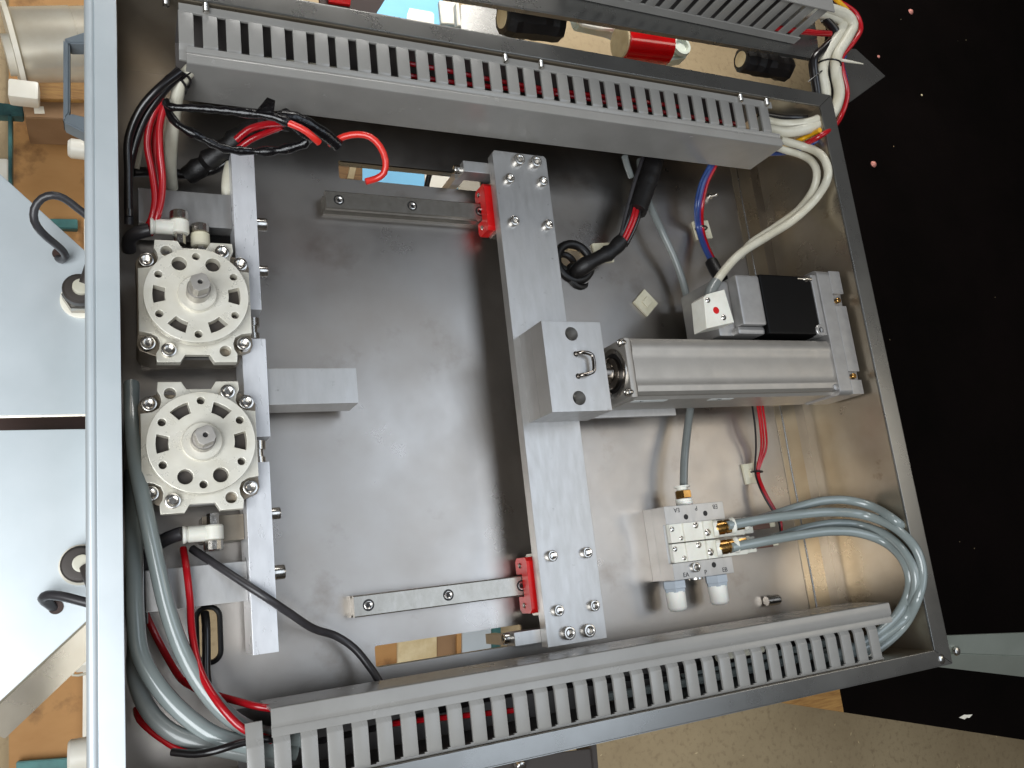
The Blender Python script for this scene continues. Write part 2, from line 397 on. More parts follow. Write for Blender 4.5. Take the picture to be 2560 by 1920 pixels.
# walls (2 mm sheet) and outward flanges
m = M(); m.box(X1, X1 + 2, Y0 - 2, Y1 + 2, -2, ZR - 2.1); part('right_wall', m, MT['wallsteel'], enc)
m = M(); m.box(X0 - 2, X0, Y0 - 2, Y1 + 2, -2, ZR - 2.1); part('left_wall', m, MT['wallsteel'], enc)
m = M(); m.box(X0 + .1, X1 - .1, Y1, Y1 + 2, -2, ZR - 2.1); part('top_wall', m, MT['wallsteel'], enc)
m = M(); m.box(X0 + .1, X1 - .1, Y0 - 2, Y0, -2, ZR - 2.1); part('bottom_wall', m, MT['wallsteel'], enc)
def flange(poly, nm='rim_flange'):
    m = M(); m.extr(poly, 'z', ZR - 2, ZR, 0.6); part(nm, m, MT['rim'], enc)
m = M(); m.extr([(X0, Y0), (X0, Y1), (X0 - 13, Y1 + 14), (X0 - 13, Y0 - 13)], 'z', ZR - 2, ZR, 0.5); part('rim_flange', m, MT['chute'], enc)  # left flange takes the paler chute sheet, strong left light put into colour
flange([(X1, Y0), (X1 + 17.5, Y0 - 13), (X1 + 17.5, Y1 + 14), (X1, Y1)])
flange([(X0 + .3, Y1), (X1 - .3, Y1), (X1 + 17, Y1 + 14), (X0 - 12.8, Y1 + 14)])
flange([(X0 + .3, Y0), (X0 - 12.8, Y0 - 13), (X1 + 17, Y0 - 13), (X1 - .3, Y0)])
# rolled outer edge of the left flange and outer skins
m = M(); m.cyl((X0 - 15.6, Y0 - 13, ZR - 2.6), (X0 - 15.6, Y1 + 14, ZR - 2.6), 3.2, 20); part('rolled_edge', m, MT['chute'], enc)  # same pale sheet, light put into the colour
m = M(); m.box(X0 - 18.6, X0 - 17.4, Y0 - 13, Y1 + 14, -10, ZR - 4); part('outer_skin', m, MT['chute'], enc)
m = M(); m.box(X0 - 17, X1 + 17, Y0 - 13.5, Y0 - 12, 70, ZR - 0.4); part('outer_lip', m, MT['rim'], enc)
m = M(); m.box(X0 - 17, X1 + 17, Y1 + 13, Y1 + 14.5, 70, ZR - 0.4); part('outer_lip', m, MT['rim'], enc)
m = M(); m.box(X1 + 16.5, X1 + 18, Y0 - 13, Y1 + 14, 70, ZR - 0.4); part('outer_lip', m, MT['rim'], enc)
# overlapping strip and weld bead at the right end of the panel, corner fillet
m = M(); m.box(277, 303, Y0 + .2, Y1 - .2, 0.01, 1.0, 0.3); part('lap_strip', m, MT['wallsteel'], enc)
m = M(); m.tube([Vector((285 + math.sin(y * .09) * .25, y, 1.0)) for y in range(-252, 247, 6)], 0.9, 8); part('weld_bead', m, MT['chrome'], enc)
# panel studs and wall screws
for p in ((231, -204.5, 4),):
    m = M(); m.lathe((p[0] - 7, p[1], 5), (1, 0, 0.0), [(i * .7, 4.6 if i % 2 else 4.2) for i in range(21)] + [(15, 3.6)], 20); part('threaded_stud', m, MT['chrome'], enc)
q = U(1775, 490, 0); m = M(); m.lathe(q, (0.2, -.25, 1), [(0, 3.2), (1.5, 3.2), (1.6, 1.8), (9, 1.8), (9.6, 1.2)], 14); part('threaded_stud', m, MT['chrome'], enc)
for u, v in ((415, 2), (515, 14), (1263, 124), (1352, 139), (1850, 224), (1916, 238)):
    q = U(u, v, 93); m = M(); m.lathe((q.x, Y1 - .1, 91.8), (0, -1, 0), [(i * .6, 2.2 if i % 2 else 1.85) for i in range(12)] + [(7.2, 1.4)], 14); part('wall_screw', m, MT['chrome'], enc)
# weld puddle at the lower right corner
m = M(); m.lathe((X1 + 6, Y0 - 8, ZR - 1), (0, 0, 1), [(0, 5), (1.2, 4), (1.8, 2), (2, 0)], 14); part('corner_weld', m, MT['chrome'], enc)

# steel arm leaving the corner to the right
arm = thing('frame_bar', 'pale folded stainless arm reaching right from the lower right corner of the box', 'steel arm', (350, -264, 60))
m = M(); a, b_, c, d = U(2362, 1590, 70), U(2620, 1580, 70), U(2620, 1642, 62), U(2362, 1632, 62)
m.slab([a, b_, c, d], 2, .4); part('upper_face', m, MT['framebar'], arm)
m = M(); m.slab([U(2345, 1633.5, 61.5), U(2620, 1643.5, 61.5), U(2620, 1700, 45), U(2345, 1668, 45)], 2, .4); part('lower_face', m, MT['framebar'], arm)
m = M(); m.lathe(U(2390, 1628, 66), (0, 0, 1), [(0, 4), (2, 3.2), (3, 0)], 14); part('weld_spot', m, MT['chrome'], arm)
#@@DUCT
# ================================================================ wire ducts
PITCH = 15.2
def finger_mesh(kind):
    m = M()
    if kind == 'top':    # in the plane z=88..90, from the wall side down to the cover, tip bent inwards
        m.extr([(241.5, 90), (241.5, 87.7), (217, 87.7), (213, 85.6), (206, 84.4), (206, 86.6), (212.5, 88), (216.5, 90)], 'x', -4.8, 4.8, 0.35)
    else:
        m.extr([(-255, 90), (-255, 87.7), (-232, 87.7), (-228.5, 86.0), (-219, 84.2), (-219, 86.4), (-228, 88.6), (-232, 90)], 'x', -4.8, 4.8, 0.35)
    return m.mesh('finger', MT['pvc'], 50)
def duct(kind, label, x_first, n, xa, xb):
    y_w, y_c = (246.5, 200.5) if kind == 'top' else (-254.4, -212.5)
    sg = 1 if kind == 'top' else -1
    t = thing('wire_duct', label, 'wire duct', ((xa + xb) / 2, y_w, 45), 'grey slotted wire ducts')
    fm = finger_mesh(kind)
    for i in range(n):
        o = bpy.data.objects.new('finger', fm); COL.objects.link(o); o.parent = t
        o.location = Vector((x_first + PITCH * i + random.uniform(-.3, .3), 0, random.uniform(-.25, .25))) * MM - wpos(t)
    m = M()
    if kind == 'top':
        m.box(xa, xb, 240.6, 246.8, 88.3, 90.1, .4); 
        for i in range(-1, n):   # rounded slot ends
            xs = x_first + PITCH * (i + .5)
            if i in (-1, n - 1): continue
            m.box(xs - 3.4, xs + 3.4, 240.2, 241.2, 88.0, 90.0, .3)
    else:
        m.box(xa, xb, -255.8, -254.2, 87.6, 90.1, .3)
        for i in range(n - 1):
            xs = x_first + PITCH * (i + .5); m.box(xs + .8, xs + 3.4, -254.6, -253.4, 87.8, 90.0, .4)
    part('side_band', m, MT['pvc'], t)
    m = M(); m.box(xa, xb, min(y_w, y_w + sg * 1.6), max(y_w, y_w + sg * 1.6) , 45, 88.1)
    m.box(xa, xb, min(y_c + sg * 3, y_w - sg * .2), max(y_c + sg * 3, y_w - sg * .2), 43.5, 45.2)
    part('base_channel', m, MT['pvc_shade'], t)
    # cover: face towards the middle of the box, rolled front edge with a groove
    yf = y_c
    if kind == 'top':
        poly = [(yf, 46), (yf, 90.6), (yf + .7, 91.6), (yf + 6.2, 91.9), (yf + 8.4, 91.2), (yf + 9.4, 90.0), (yf + 10.6, 90.9), (yf + 13.2, 91.0), (yf + 13.2, 90.2), (yf + 10.8, 89.8), (yf + 9.4, 88.8), (yf + 8, 90.0), (yf + 6, 90.6), (yf + 1.6, 90.2), (yf + 1.4, 46)]
    else:
        poly = [(yf, 46), (yf, 90.4), (yf - .8, 91.4), (yf - 8.0, 91.9), (yf - 9.8, 91.3), (yf - 10.8, 90.2), (yf - 11.8, 91.0), (yf - 16, 91.2), (yf - 16, 90.4), (yf - 12, 90.1), (yf - 10.8, 89.0), (yf - 9.4, 90.2), (yf - 7.6, 90.7), (yf - 1.8, 90.0), (yf - 1.4, 46)]
    ca, cb = (xa + 4, xb + 2) if kind == 'top' else (xa + 14, xb + 16)
    m = M(); m.extr(poly, 'x', ca, cb); part('cover', m, MT['pvc'], t, ang=50)
    return t
d1 = duct('top', 'grey slotted wire duct along the upper wall of the box, under the taped wire loop', -254.5, 34, -259, 258)
d2 = duct('bottom', 'grey slotted wire duct along the lower wall of the box, below the crossbeam', -230.2, 33, -235, 262)
# burr at the cut right end of the upper cover
m = M(); m.slab([(258, 206, 91), (264, 204, 90), (261, 210, 90)], .8); part('burr', m, MT['pvc'], d1)
# wires inside the upper duct
def inwire(lbl, y, z, xa, xb, r, mt, wob=1.5, nm='wire', cat='wire', grp='wires lying inside the ducts'):
    pts = [Vector((x, y + wob * math.sin(x * .021 + y), z + wob * .6 * math.cos(x * .03 + z))) for x in range(xa, xb, 22)]
    return cable(nm, lbl, cat, pts, r, mt, grp, True, n=8)
inwire('red wire inside the upper duct, nearest to the box wall', 242.5, 66, -95, 175, 1.9, MT['wred'])
inwire('second red wire inside the upper duct', 238.5, 62, -90, 262, 1.9, MT['wred'])
inwire('white cable inside the upper duct, near its cover', 219, 74, -205, 262, 3.6, MT['wwhite'], 2.5, 'cable', 'cable')
inwire('grey white cable inside the upper duct behind the slots', 224, 62, -215, 262, 3.0, MT['wwhite'], 2.0, 'cable', 'cable')
inwire('black wire inside the upper duct', 229, 64, -225, 262, 2.0, MT['wblack'])
inwire('red wire inside the lower duct, seen through its middle slots', -240, 72, -150, -40, 1.9, MT['wred'], 4)
inwire('grey hose inside the lower duct, nearest to the slot ends', -249, 56, 20, 262, 3.4, MT['hose'], 1.0, 'air_hose', 'hose')
inwire('grey hose inside the lower duct, second from the slot ends', -242, 54, 90, 262, 3.4, MT['hose'], 1.0, 'air_hose', 'hose')
inwire('black wire inside the lower duct', -236, 68, -235, 262, 2.0, MT['wblack'], 3)
inwire('white cable end inside the lower duct towards its right end', -234, 74, 110, 170, 3.0, MT['wwhite'], 1.0, 'cable', 'cable')

# ================================================================ second panel beyond the upper rim
dp = thing('hinged_panel', 'grey steel panel edge beyond the upper rim carrying a second slotted duct', 'steel panel', (130, 295, 90))
m = M(); m.slab([U(1100, -14, 95), U(2050, 146, 95), U(2050, 146, 95) + Vector((6, 60, 0)), U(1100, -14, 95) + Vector((6, 60, 0))], 2, .4); part('sheet', m, MT['rim'], dp)
m = M(); a = U(1100, -14, 95); b_ = U(2050, 146, 95); m.slab([a + Vector((0, .5, -.3)), b_ + Vector((0, .5, -.3)), b_ + Vector((0, .6, -5)), a + Vector((0, .6, -5))], 1.5); part('folded_edge', m, MT['rim'], dp)
dd = thing('wire_duct', 'dark grey slotted duct standing on the panel beyond the upper rim', 'wire duct', (200, 312, 96), 'grey slotted wire ducts')
fm = M(); fm.box(-4.6, 4.6, 311, 312.6, 104, 146, .4); fm = fm.mesh('finger', MT['pvc'])
for i in range(16):
    o = bpy.data.objects.new('finger', fm); COL.objects.link(o); o.parent = dd
    o.location = Vector((63 + 15.0 * i, 0.10 * 15 * i / 15, 0)) * MM - wpos(dd)
m = M(); m.box(50, 296, 311.2, 313, 96, 105, .4); part('side_band', m, MT['pvc'], dd)
m = M(); m.box(50, 294, 340, 342, 96, 148); m.box(50, 294, 313.5, 340, 95.5, 97); part('base_channel', m, MT['pvc_shade'], dd)
m = M(); m.box(50, 296, 309, 345, 147, 148.6, .4); part('cover', m, MT['pvc'], dd)
gs = M(); gs.slab([U(2065, 250, 70), U(2125, 255, 70), U(2214, 190, 70), U(2140, 122, 70), U(2065, 120, 70)], 2, .3)
solo('gusset_plate', gs, MT['rim'], 'pointed dark steel plate behind the wire bundle at the upper right', 'steel plate')
# black wrapped rolls bridging the gap
def roll(label, ua, va, ub, vb, z, r, wrap=True):
    a, b_ = U(ua, va, z), U(ub, vb, z); L = (b_ - a).length
    t = thing('foam_roll', label, 'foam roll', (a + b_) / 2 - Vector((0, 0, r)), 'black wrapped rolls in the gap')
    prof = [(0, r * .80), (.6, r * .86)] + [(1 + (L - 2) * k / 8, r * (1 + (.05 if k % 2 else -.03))) for k in range(9)] + [(L, r * .9)]
    m = M(); m.lathe(a, b_ - a, prof, 11)
    for v in m.bm.verts: v.co += Vector((random.uniform(-.7, .7), random.uniform(-.9, .9), random.uniform(-.9, .9)))
    part('sleeve', m, MT['matttape'], t, ang=15)
    m = M(); ax = (b_ - a).normalized(); m.cyl(a - ax * .8, a + ax * 2, r * .62, 20); part('core', m, MT['cutwood'], t)
roll('large black taped roll between the upper rim and the far panel', 1256, 40, 1398, 60, 52, 16.5)
roll('small black taped roll in the gap beside the wire bundle', 1852, 148, 1968, 172, 52, 12.5)
#@@MOTION
# ================================================================ linear rails and carriages
def rail(label, y, marks):
    t = thing('linear_rail', label, 'linear rail', (-50, y, 0), 'linear guide rails')
    w = 7.5
    sec = [(y - w, 0.02), (y - w, 4), (y - w + 2.2, 6.5), (y - w + 2.2, 8.5), (y - w, 11), (y - w, 14.2), (y - w + .8, 15), (y + w - .8, 15), (y + w, 14.2), (y + w, 11), (y + w - 2.2, 8.5), (y + w - 2.2, 6.5), (y + w, 4), (y + w, 0.02)]
    m = M(); m.extr(sec, 'x', -150, 46); part('rail_body', m, MT['railst'], t)
    for x in (-139.6, -79, -18.6):
        m = M(); m.lathe((x, y, 15.02), (0, 0, 1), [(0, 4.2), (.06, 4.2), (.06, 3.7), (.03, 3.6)], 24); part('counterbore', m, MT['rubber'], t)
        bolt(t, (x, y, 14.2), 6.6, 1.4)
    return t
rail('linear rail in the upper part of the box, running into the crossbeam', 148, 0)
rail('linear rail in the lower part of the box, running into the crossbeam', -164, 0)
def carriage(label, y):
    t = thing('rail_carriage', label, 'rail carriage', (14, y, 4), 'rail carriages under the crossbeam')
    sec = [(y - 17, 28.8), (y - 23.5, 24), (y - 23.5, 12), (y - 15, 5), (y - 8.2, 5), (y - 8.2, 15.8), (y + 8.2, 15.8), (y + 8.2, 5), (y + 15, 5), (y + 23.5, 12), (y + 23.5, 24), (y + 17, 28.8)]
    m = M(); m.extr(sec, 'x', -10.5, 40, .4); part('block', m, MT['railst'], t)
    sec2 = [(y - 18, 27), (y - 21, 24.5), (y - 21, 9), (y - 18, 6), (y - 8.4, 6), (y - 8.4, 16), (y + 8.4, 16), (y + 8.4, 6), (y + 18, 6), (y + 21, 9), (y + 21, 24.5), (y + 18, 27)]
    m = M(); m.extr(sec2, 'x', -18, -10.6, .3); part('end_cap', m, MT['red'], t)
    for s in (-1, 1): pan(t, (-18.1, y + s * 15, 15), (-1, 0, 0), .8)
carriage('red ended rail carriage on the upper rail', 148)
carriage('red ended rail carriage on the lower rail', -164)

# ================================================================ crossbeam
cb = thing('crossbeam', 'long flat aluminium crossbeam spanning both rails', 'crossbeam', (12, -8, 30))
m = M(); m.extr([(-13, 190), (-11, 193), (36, 192.5), (38, 190), (36.5, -210), (-14.5, -210)], 'z', 30, 40, .5); part('beam_plate', m, MT['alu'], cb)
for x, y, d in ((10.4, 185.4, 10), (26.3, 185.2, 10), (-.4, 167.3, 8.5), (30.9, 167.8, 8.5), (-.7, 129, 8.5), (30.6, 128.1, 8.5), (-2.8, -143.7, 8.5), (27.6, -144.2, 8.5), (-2.9, -183.9, 8.5), (28, -184.1, 8.5), (3.2, -201, 10), (20.4, -201.5, 10)):
    bolt(cb, (x - .6, y - .6, 40), d, d * .5)
# short brackets hanging from both ends through the windows
for y, lbl in ((-201.5, 'lower'), (181, 'upper')):
    t = thing('drop_bracket', 'small aluminium bracket under the %s end of the crossbeam' % lbl, 'bracket', (0, y, 0), 'brackets under the crossbeam')
    m = M(); m.box(-36, 34, y - 5, y + 5, 14, 29.9, .5); part('bracket_bar', m, MT['alu'], t)
    bolt(t, (-36.2, y + 1, 20), 8, 5, (-1, 0, 0)); 
    m = M(); m.box(-38, -30, y - 4.5, y + 3, -22, 13.9, .4); part('drop_plate', m, MT['alu'], t)

# coupling block
kb = thing('coupling_block', 'square aluminium block bolted on the middle of the crossbeam with a bent wire staple', 'metal block', (18, -5.5, 40))
m = M(); m.plate([(-8, -41), (44, -41), (44, 30), (-8, 30)], [circ(17, 20, 5.4), circ(16.5, -30.6, 5.4), circ(18.6, 4, 2), circ(18, -13.6, 2)], 60, 80, .35); part('upper_half', m, MT['alu'], kb)
m = M(); m.box(-8, 44, -41, 30, 40.02, 59.9, .0); part('lower_half', m, MT['alu'], kb)
for y in (20, -30.6): bolt(kb, (17, y, 60.2), 8.5, 4)
st = [Vector(p) for p in ((18.6, 4, 72), (18.6, 4, 80), (19.4, 3.9, 83.5), (25, 3.4, 85.2), (29.4, 1.4, 85.4), (30, -1.6, 85.4), (29.8, -8, 85.4), (28.8, -11.2, 85.2), (24, -13.2, 84.6), (19, -13.6, 82.8), (18, -13.6, 80), (18, -13.6, 72))]
m = M(); m.tube(spline(st, 1.5), 1.55, 10); part('wire_staple', m, MT['rodst'], kb)

# ================================================================ electric actuator
ea = thing('electric_actuator', 'silver electric cylinder pushing the crossbeam, with a black stepper motor beside it', 'actuator', (170, -6.5, 31))
yc, zt = -6.5, 80.5
def body_sec():
    h = 25; z0, z1 = zt - 48, zt
    # extruded profile with rounded shoulders and two shallow grooves on the top face
    return [(yc - h, z0), (yc - h, z1 - 9), (yc - h + 2.5, z1 - 7.5), (yc - h + 2.7, z1 - 3.5), (yc - h + 5, z1 - .6), (yc - h + 9, z1), (yc - 14.5, z1 - .2), (yc - 12.5, z1 - 1.0), (yc - 8.5, z1 - 1.2), (yc - 5.5, z1 - .7), (yc + 4.0, z1 - .7), (yc + 7.0, z1 - 1.2), (yc + 11.5, z1 - 1.0), (yc + 13.5, z1 - .2), (yc + h - 8, z1), (yc + h - 4, z1 - .8), (yc + h - 1, z1 - 3), (yc + h, z1 - 7), (yc + h, z0)]
m = M(); m.extr(body_sec(), 'x', 70, 281); part('cylinder_body', m, MT['aluc'], ea, ang=30)
m = M(); m.box(64, 70, yc - 24.5, yc + 24.5, zt - 47.5, zt - 1, 1.5)
part('head_cover', m, MT['aluc'], ea)
zc = 58
m = M(); m.lathe((63.9, yc, zc), (-1, 0, 0), [(0, 20), (1.2, 20), (1.6, 19), (1.6, 16.5), (.4, 15.5), (.4, 14)], 40); part('wiper_ring', m, MT['chrome'], ea)
m = M(); m.lathe((63.4, yc, zc), (-1, 0, 0), [(0, 17), (.5, 17), (.5, 9)], 36); part('rod_seal', m, MT['rubber'], ea)
m = M(); m.lathe((66, yc, zc), (-1, 0, 0), [(0, 13), (6, 13), (7, 12), (8, 9.5), (21.8, 9.5)], 36); part('piston_rod', m, MT['rodst'], ea)
for y in (yc + 20.5, yc - 20): bolt(ea, (65.0, y, zt - 4.0), 6.6, 4.4, (-1, 0, .25))
m = M(); m.box(40, 138, yc - 31, yc + 18, 28.6, 32.4, .4); part('foot_plate', m, MT['alu'], ea)
m = M(); m.box(150, 300, yc - 16, yc + 16, 1.1, 32.3, .4); part('riser_block', m, MT['alu'], ea)
# belt housing at the far end
m = M(); m.plate(rrect(-33.5, 84.5, -0.1, 46, 5), [], 281, 296, .6, Matrix(((0, 0, 1, 0), (1, 0, 0, 0), (0, 1, 0, 36), (0, 0, 0, 1)))); part('belt_housing', m, MT['cast'], ea)
m = M(); m.plate([(-33, 1), (83.8, 1), (83.8, 45), (62, 45), (62, 41), (50, 41), (50, 45), (-12, 45), (-12, 41.5), (-20, 41.5), (-20, 45), (-33, 45)], [], 296.15, 310, .5, Matrix(((0, 0, 1, 0), (1, 0, 0, 0), (0, 1, 0, 36.8), (0, 0, 0, 1)))); part('housing_lid', m, MT['cast'], ea)
for y in (56, -16): 
    m = M(); m.cyl((303, y, 70), (303, y, 81.5), 2.6, 14, .5); part('lid_screw', m, MT['brass'], ea)
m = M(); m.box(274, 281, 22, 80, 40, 80.6, 1.2); part('motor_flange', m, MT['cast'], ea)
m = M(); m.lathe((273, 26.5, 80), (0, 0, 1), [(-5, 5.6), (1.4, 5.6), (2, 5), (2, 2.8), (-3, 2.6), (-3, 0)], 20); part('screw_boss', m, MT['cast'], ea)
m = M(); m.lathe((258, 75.5, 79), (1, 0, 0), [(0, 1.7), (8, 1.7), (8.1, 3.2), (11, 3.2), (11.1, 2.2), (17, 2.2)], 12); part('flange_bolt', m, MT['chrome'], ea)
m = M(); m.lathe((278.5, -26, 80), (0, 0, 1), [(-4, 3.2), (.8, 3.2), (1.4, 2.2), (1.4, 0)], 16); part('screw_boss', m, MT['cast'], ea)
m = M(); m.box(213.5, 273.9, 22.5, 78, 26, 80.4, 2.2); part('stepper_motor', m, MT['black'], ea)
m = M(); m.box(187, 213.4, 30.5, 76.5, 27, 80.2, 2.6); m.box(183, 213, 23, 30.4, 40, 77, 3); part('motor_end_cap', m, MT['cast'], ea, ang=50)
m = M(); m.box(168, 187.2, 23, 74, 24, 70, 3.0); part('motor_rear_cover', m, MT['cast'], ea, ang=50)
m = M(); m.plate([(143.6, 25), (174, 31), (169.5, 60.5), (150, 55.5), (146, 52.5)], [], 66.2, 84, .8); cc = part('connector_cover', m, MT['white'], ea)
for p in ((149.6, 50.0), (163.2, 35.0)): pan(ea, (p[0], p[1], 84), (0, 0, 1), .95)
m = M(); m.lathe((156.6, 41.2, 84.02), (0, 0, 1), [(0, 3.1), (.3, 3.0), (.35, 0)], 20); part('red_dot', m, MT['dot'], ea)
# printed film labels on the side of the body
m = M(); m.box(72, 104, yc - 25.25, yc - 25.02, zt - 17, zt - 10.5); lb = part('film_label', m, MT['sticker'], ea)
m = M(); m.box(148, 172, yc - 25.25, yc - 25.02, zt - 17, zt - 11); part('film_label', m, MT['sticker'], ea)
def text(body, origin, xdir, ydir, size, parent, name='lettering', bold=0.0):
    cu = bpy.data.curves.new('t', 'FONT'); cu.body = body; cu.size = size; cu.extrude = 0.04; cu.offset = bold; cu.align_x = 'CENTER'; cu.align_y = 'CENTER'
    cu.resolution_u = 3
    o = bpy.data.objects.new('t', cu); COL.objects.link(o); dg = bpy.context.evaluated_depsgraph_get(); dg.update()
    me = bpy.data.meshes.new_from_object(o.evaluated_get(dg)); bpy.data.objects.remove(o); bpy.data.curves.remove(cu)
    x = Vector(xdir).normalized(); y = Vector(ydir).normalized(); z = x.cross(y)
    mt = Matrix.Identity(4)
    for i in range(3): mt[i][0], mt[i][1], mt[i][2], mt[i][3] = x[i], y[i], z[i], origin[i]
    b = bmesh.new(); b.from_mesh(me); bpy.data.meshes.remove(me); b.transform(mt)
    mm = M(); mm.merge(b); return part(name, mm, MT['ink'], parent)
text('V', (80, yc - 25.4, zt - 13.6), (1, 0, 0), (0, 0, 1), 5.5, ea)
text('24', (158, yc - 25.4, zt - 13.6), (1, 0, 0), (0, 0, 1), 4.5, ea)

# ================================================================ valve manifold
vm = thing('valve_manifold', 'aluminium air valve manifold marked EA P EB carrying two white solenoid valves', 'valve manifold', (141, -145, 0))
m = M(); m.box(111, 172.5, -174.8, -114.3, 0.05, 13, .3); m.box(111.1, 172.3, -129.5, -114.5, 12.9, 32, .4); m.box(111.2, 172.4, -175, -161.4, 12.9, 32, .4); m.box(111.2, 114, -161.6, -129.3, 12.8, 27, .3)
part('manifold_base', m, MT['alu'], vm)
def dark(parent, x, y, z, r):
    m = M(); m.lathe((x, y, z), (0, 0, 1), [(0, r), (.05, r), (.05, 0)], 20); part('bolt_hole', m, MT['rubber'], parent)
dark(vm, 131.8, -124.6, 32.0, 2.3); dark(vm, 152.2, -123.2, 32.0, 2.3); dark(vm, 152.6, -166.4, 32.0, 2.3)
bolt(vm, (132.6, -166.4, 32), 8.2, 3.4)
for tx, x in (('EA', 123.5), ('P', 143.5), ('EB', 163.5)):
    text(tx, (x, -118.2, 32.08), (-1, 0, 0), (0, -1, 0), 5.2, vm, bold=.03)
    text(tx, (x - .5, -171.6, 32.08), (1, 0, 0), (0, 1, 0), 5.2, vm, bold=.03)
for k, y in enumerate((-137.0, -153.3)):
    m = M(); m.box(114.2, 127, y - 7.8, y + 7.6, 13.1, 31.2, .5); m.box(127.1, 146.5, y - 7.8, y + 7.6, 13.1, 33, .5)
    m.box(146.6, 160, y - 7.7, y + 7.5, 13.1, 35, .7); m.box(160.1, 190, y - 7.6, y + 7.1, 13, 33, .9); m.box(190.1, 204, y - 7, y + 6.6, 13, 28, .9)
    m.lathe((156, y + .2, 34), (.9, 0, .55), [(0, 7.4), (3.5, 7.4), (4.2, 6.6)], 24)
    v = part('solenoid_valve', m, MT['white'], vm)
    pan(vm, (139.5, y + 4.6, 33), (0, 0, 1)); pan(vm, (149.0, y - 2.4, 35), (0, 0, 1), 1.15)
    pan(vm, (116.4, y + 3.4, 31.2), (-.2, 0, 1), .8); pan(vm, (124.3, y - 4.6, 31.2), (0, 0, 1), .75)
    p0 = Vector((156, y + .2, 36.5)); ax = Vector((.93, .06, .36)).normalized()
    m = M(); m.lathe(p0, ax, [(0, 5.4), (2, 5.9), (7.5, 6.1), (8.0, 5.5), (9.0, 5.5), (9.4, 6.0), (13.2, 5.8)], 24); part('brass_fitting', m, MT['brass'], vm)
    m = M(); m.lathe(p0 + ax * 13.2, ax, [(0, 5.6), (1.5, 6.9), (3.6, 6.9), (4.3, 6.0), (4.3, 4.3)], 24); part('release_collar', m, MT['white'], vm)
    # second port fitting further back, solenoid plug
    p1 = Vector((182, y + 1.0, 30)); m = M(); m.lathe(p1, ax, [(0, 5.2), (8, 5.2)], 6); part('brass_fitting', m, MT['brass'], vm)
    m = M(); m.lathe(p1 + ax * 8, ax, [(0, 4.6), (1.4, 5.8), (3.2, 5.8), (3.6, 3.8)], 20); part('release_collar', m, MT['white'], vm)
    m = M(); m.box(204.2, 226, y - 4.5, y + 3.8, 16, 25, .6); part('plug', m, MT['brown'], vm)
    m = M(); m.box(226.1, 233, y - 3.6, y + 3.0, 17, 24, .5); part('plug_end', m, MT['mount'], vm)
for x in (117.5, 161):
    t = thing('exhaust_silencer', 'white plastic silencer with pale hex nut on the %s of the manifold lower side' % ('left' if x < 130 else 'right'), 'silencer', (x, -176, 12), 'white exhaust silencers')
    m = M(); m.lathe((x, -175.1, 21), (0, -1, 0), [(0, 9), (.6, 10), (6.2, 10), (7, 9.2), (9.5, 9.0)], 6); part('hex_nut', m, MT['paleblue'], t, ang=25)
    m = M(); m.lathe((x, -184, 21), (0, -1, 0), [(0, 8.2), (13, 7.9), (15.2, 6.8), (16, 4.5), (16, 0)], 28); part('filter_body', m, MT['silencer'], t, ang=50)
m = M(); m.lathe((141, -175.1, 20), (0, -1, 0), [(0, 7), (1.6, 7), (2, 6)], 28); part('port_plug', m, MT['chrome'], vm)
m = M(); m.lathe((139.6, -114.2, 22), (0, 1, 0), [(k * .9, 7.4 if k % 2 else 6.9) for k in range(7)], 24); part('thread', m, MT['silencer'], vm)
m = M(); m.lathe((139.6, -108.6, 22), (0, 1, 0), [(0, 6.0), (.6, 7.4), (6.4, 7.4), (7, 6.2)], 6); part('brass_fitting', m, MT['brass'], vm, ang=25)
m = M(); m.lathe((139.6, -101.8, 22), (0, 1, 0), [(0, 4.6), (2.6, 4.6), (2.7, 6.8), (4.2, 6.8), (4.4, 4.4)], 24); part('release_collar', m, MT['white'], vm)

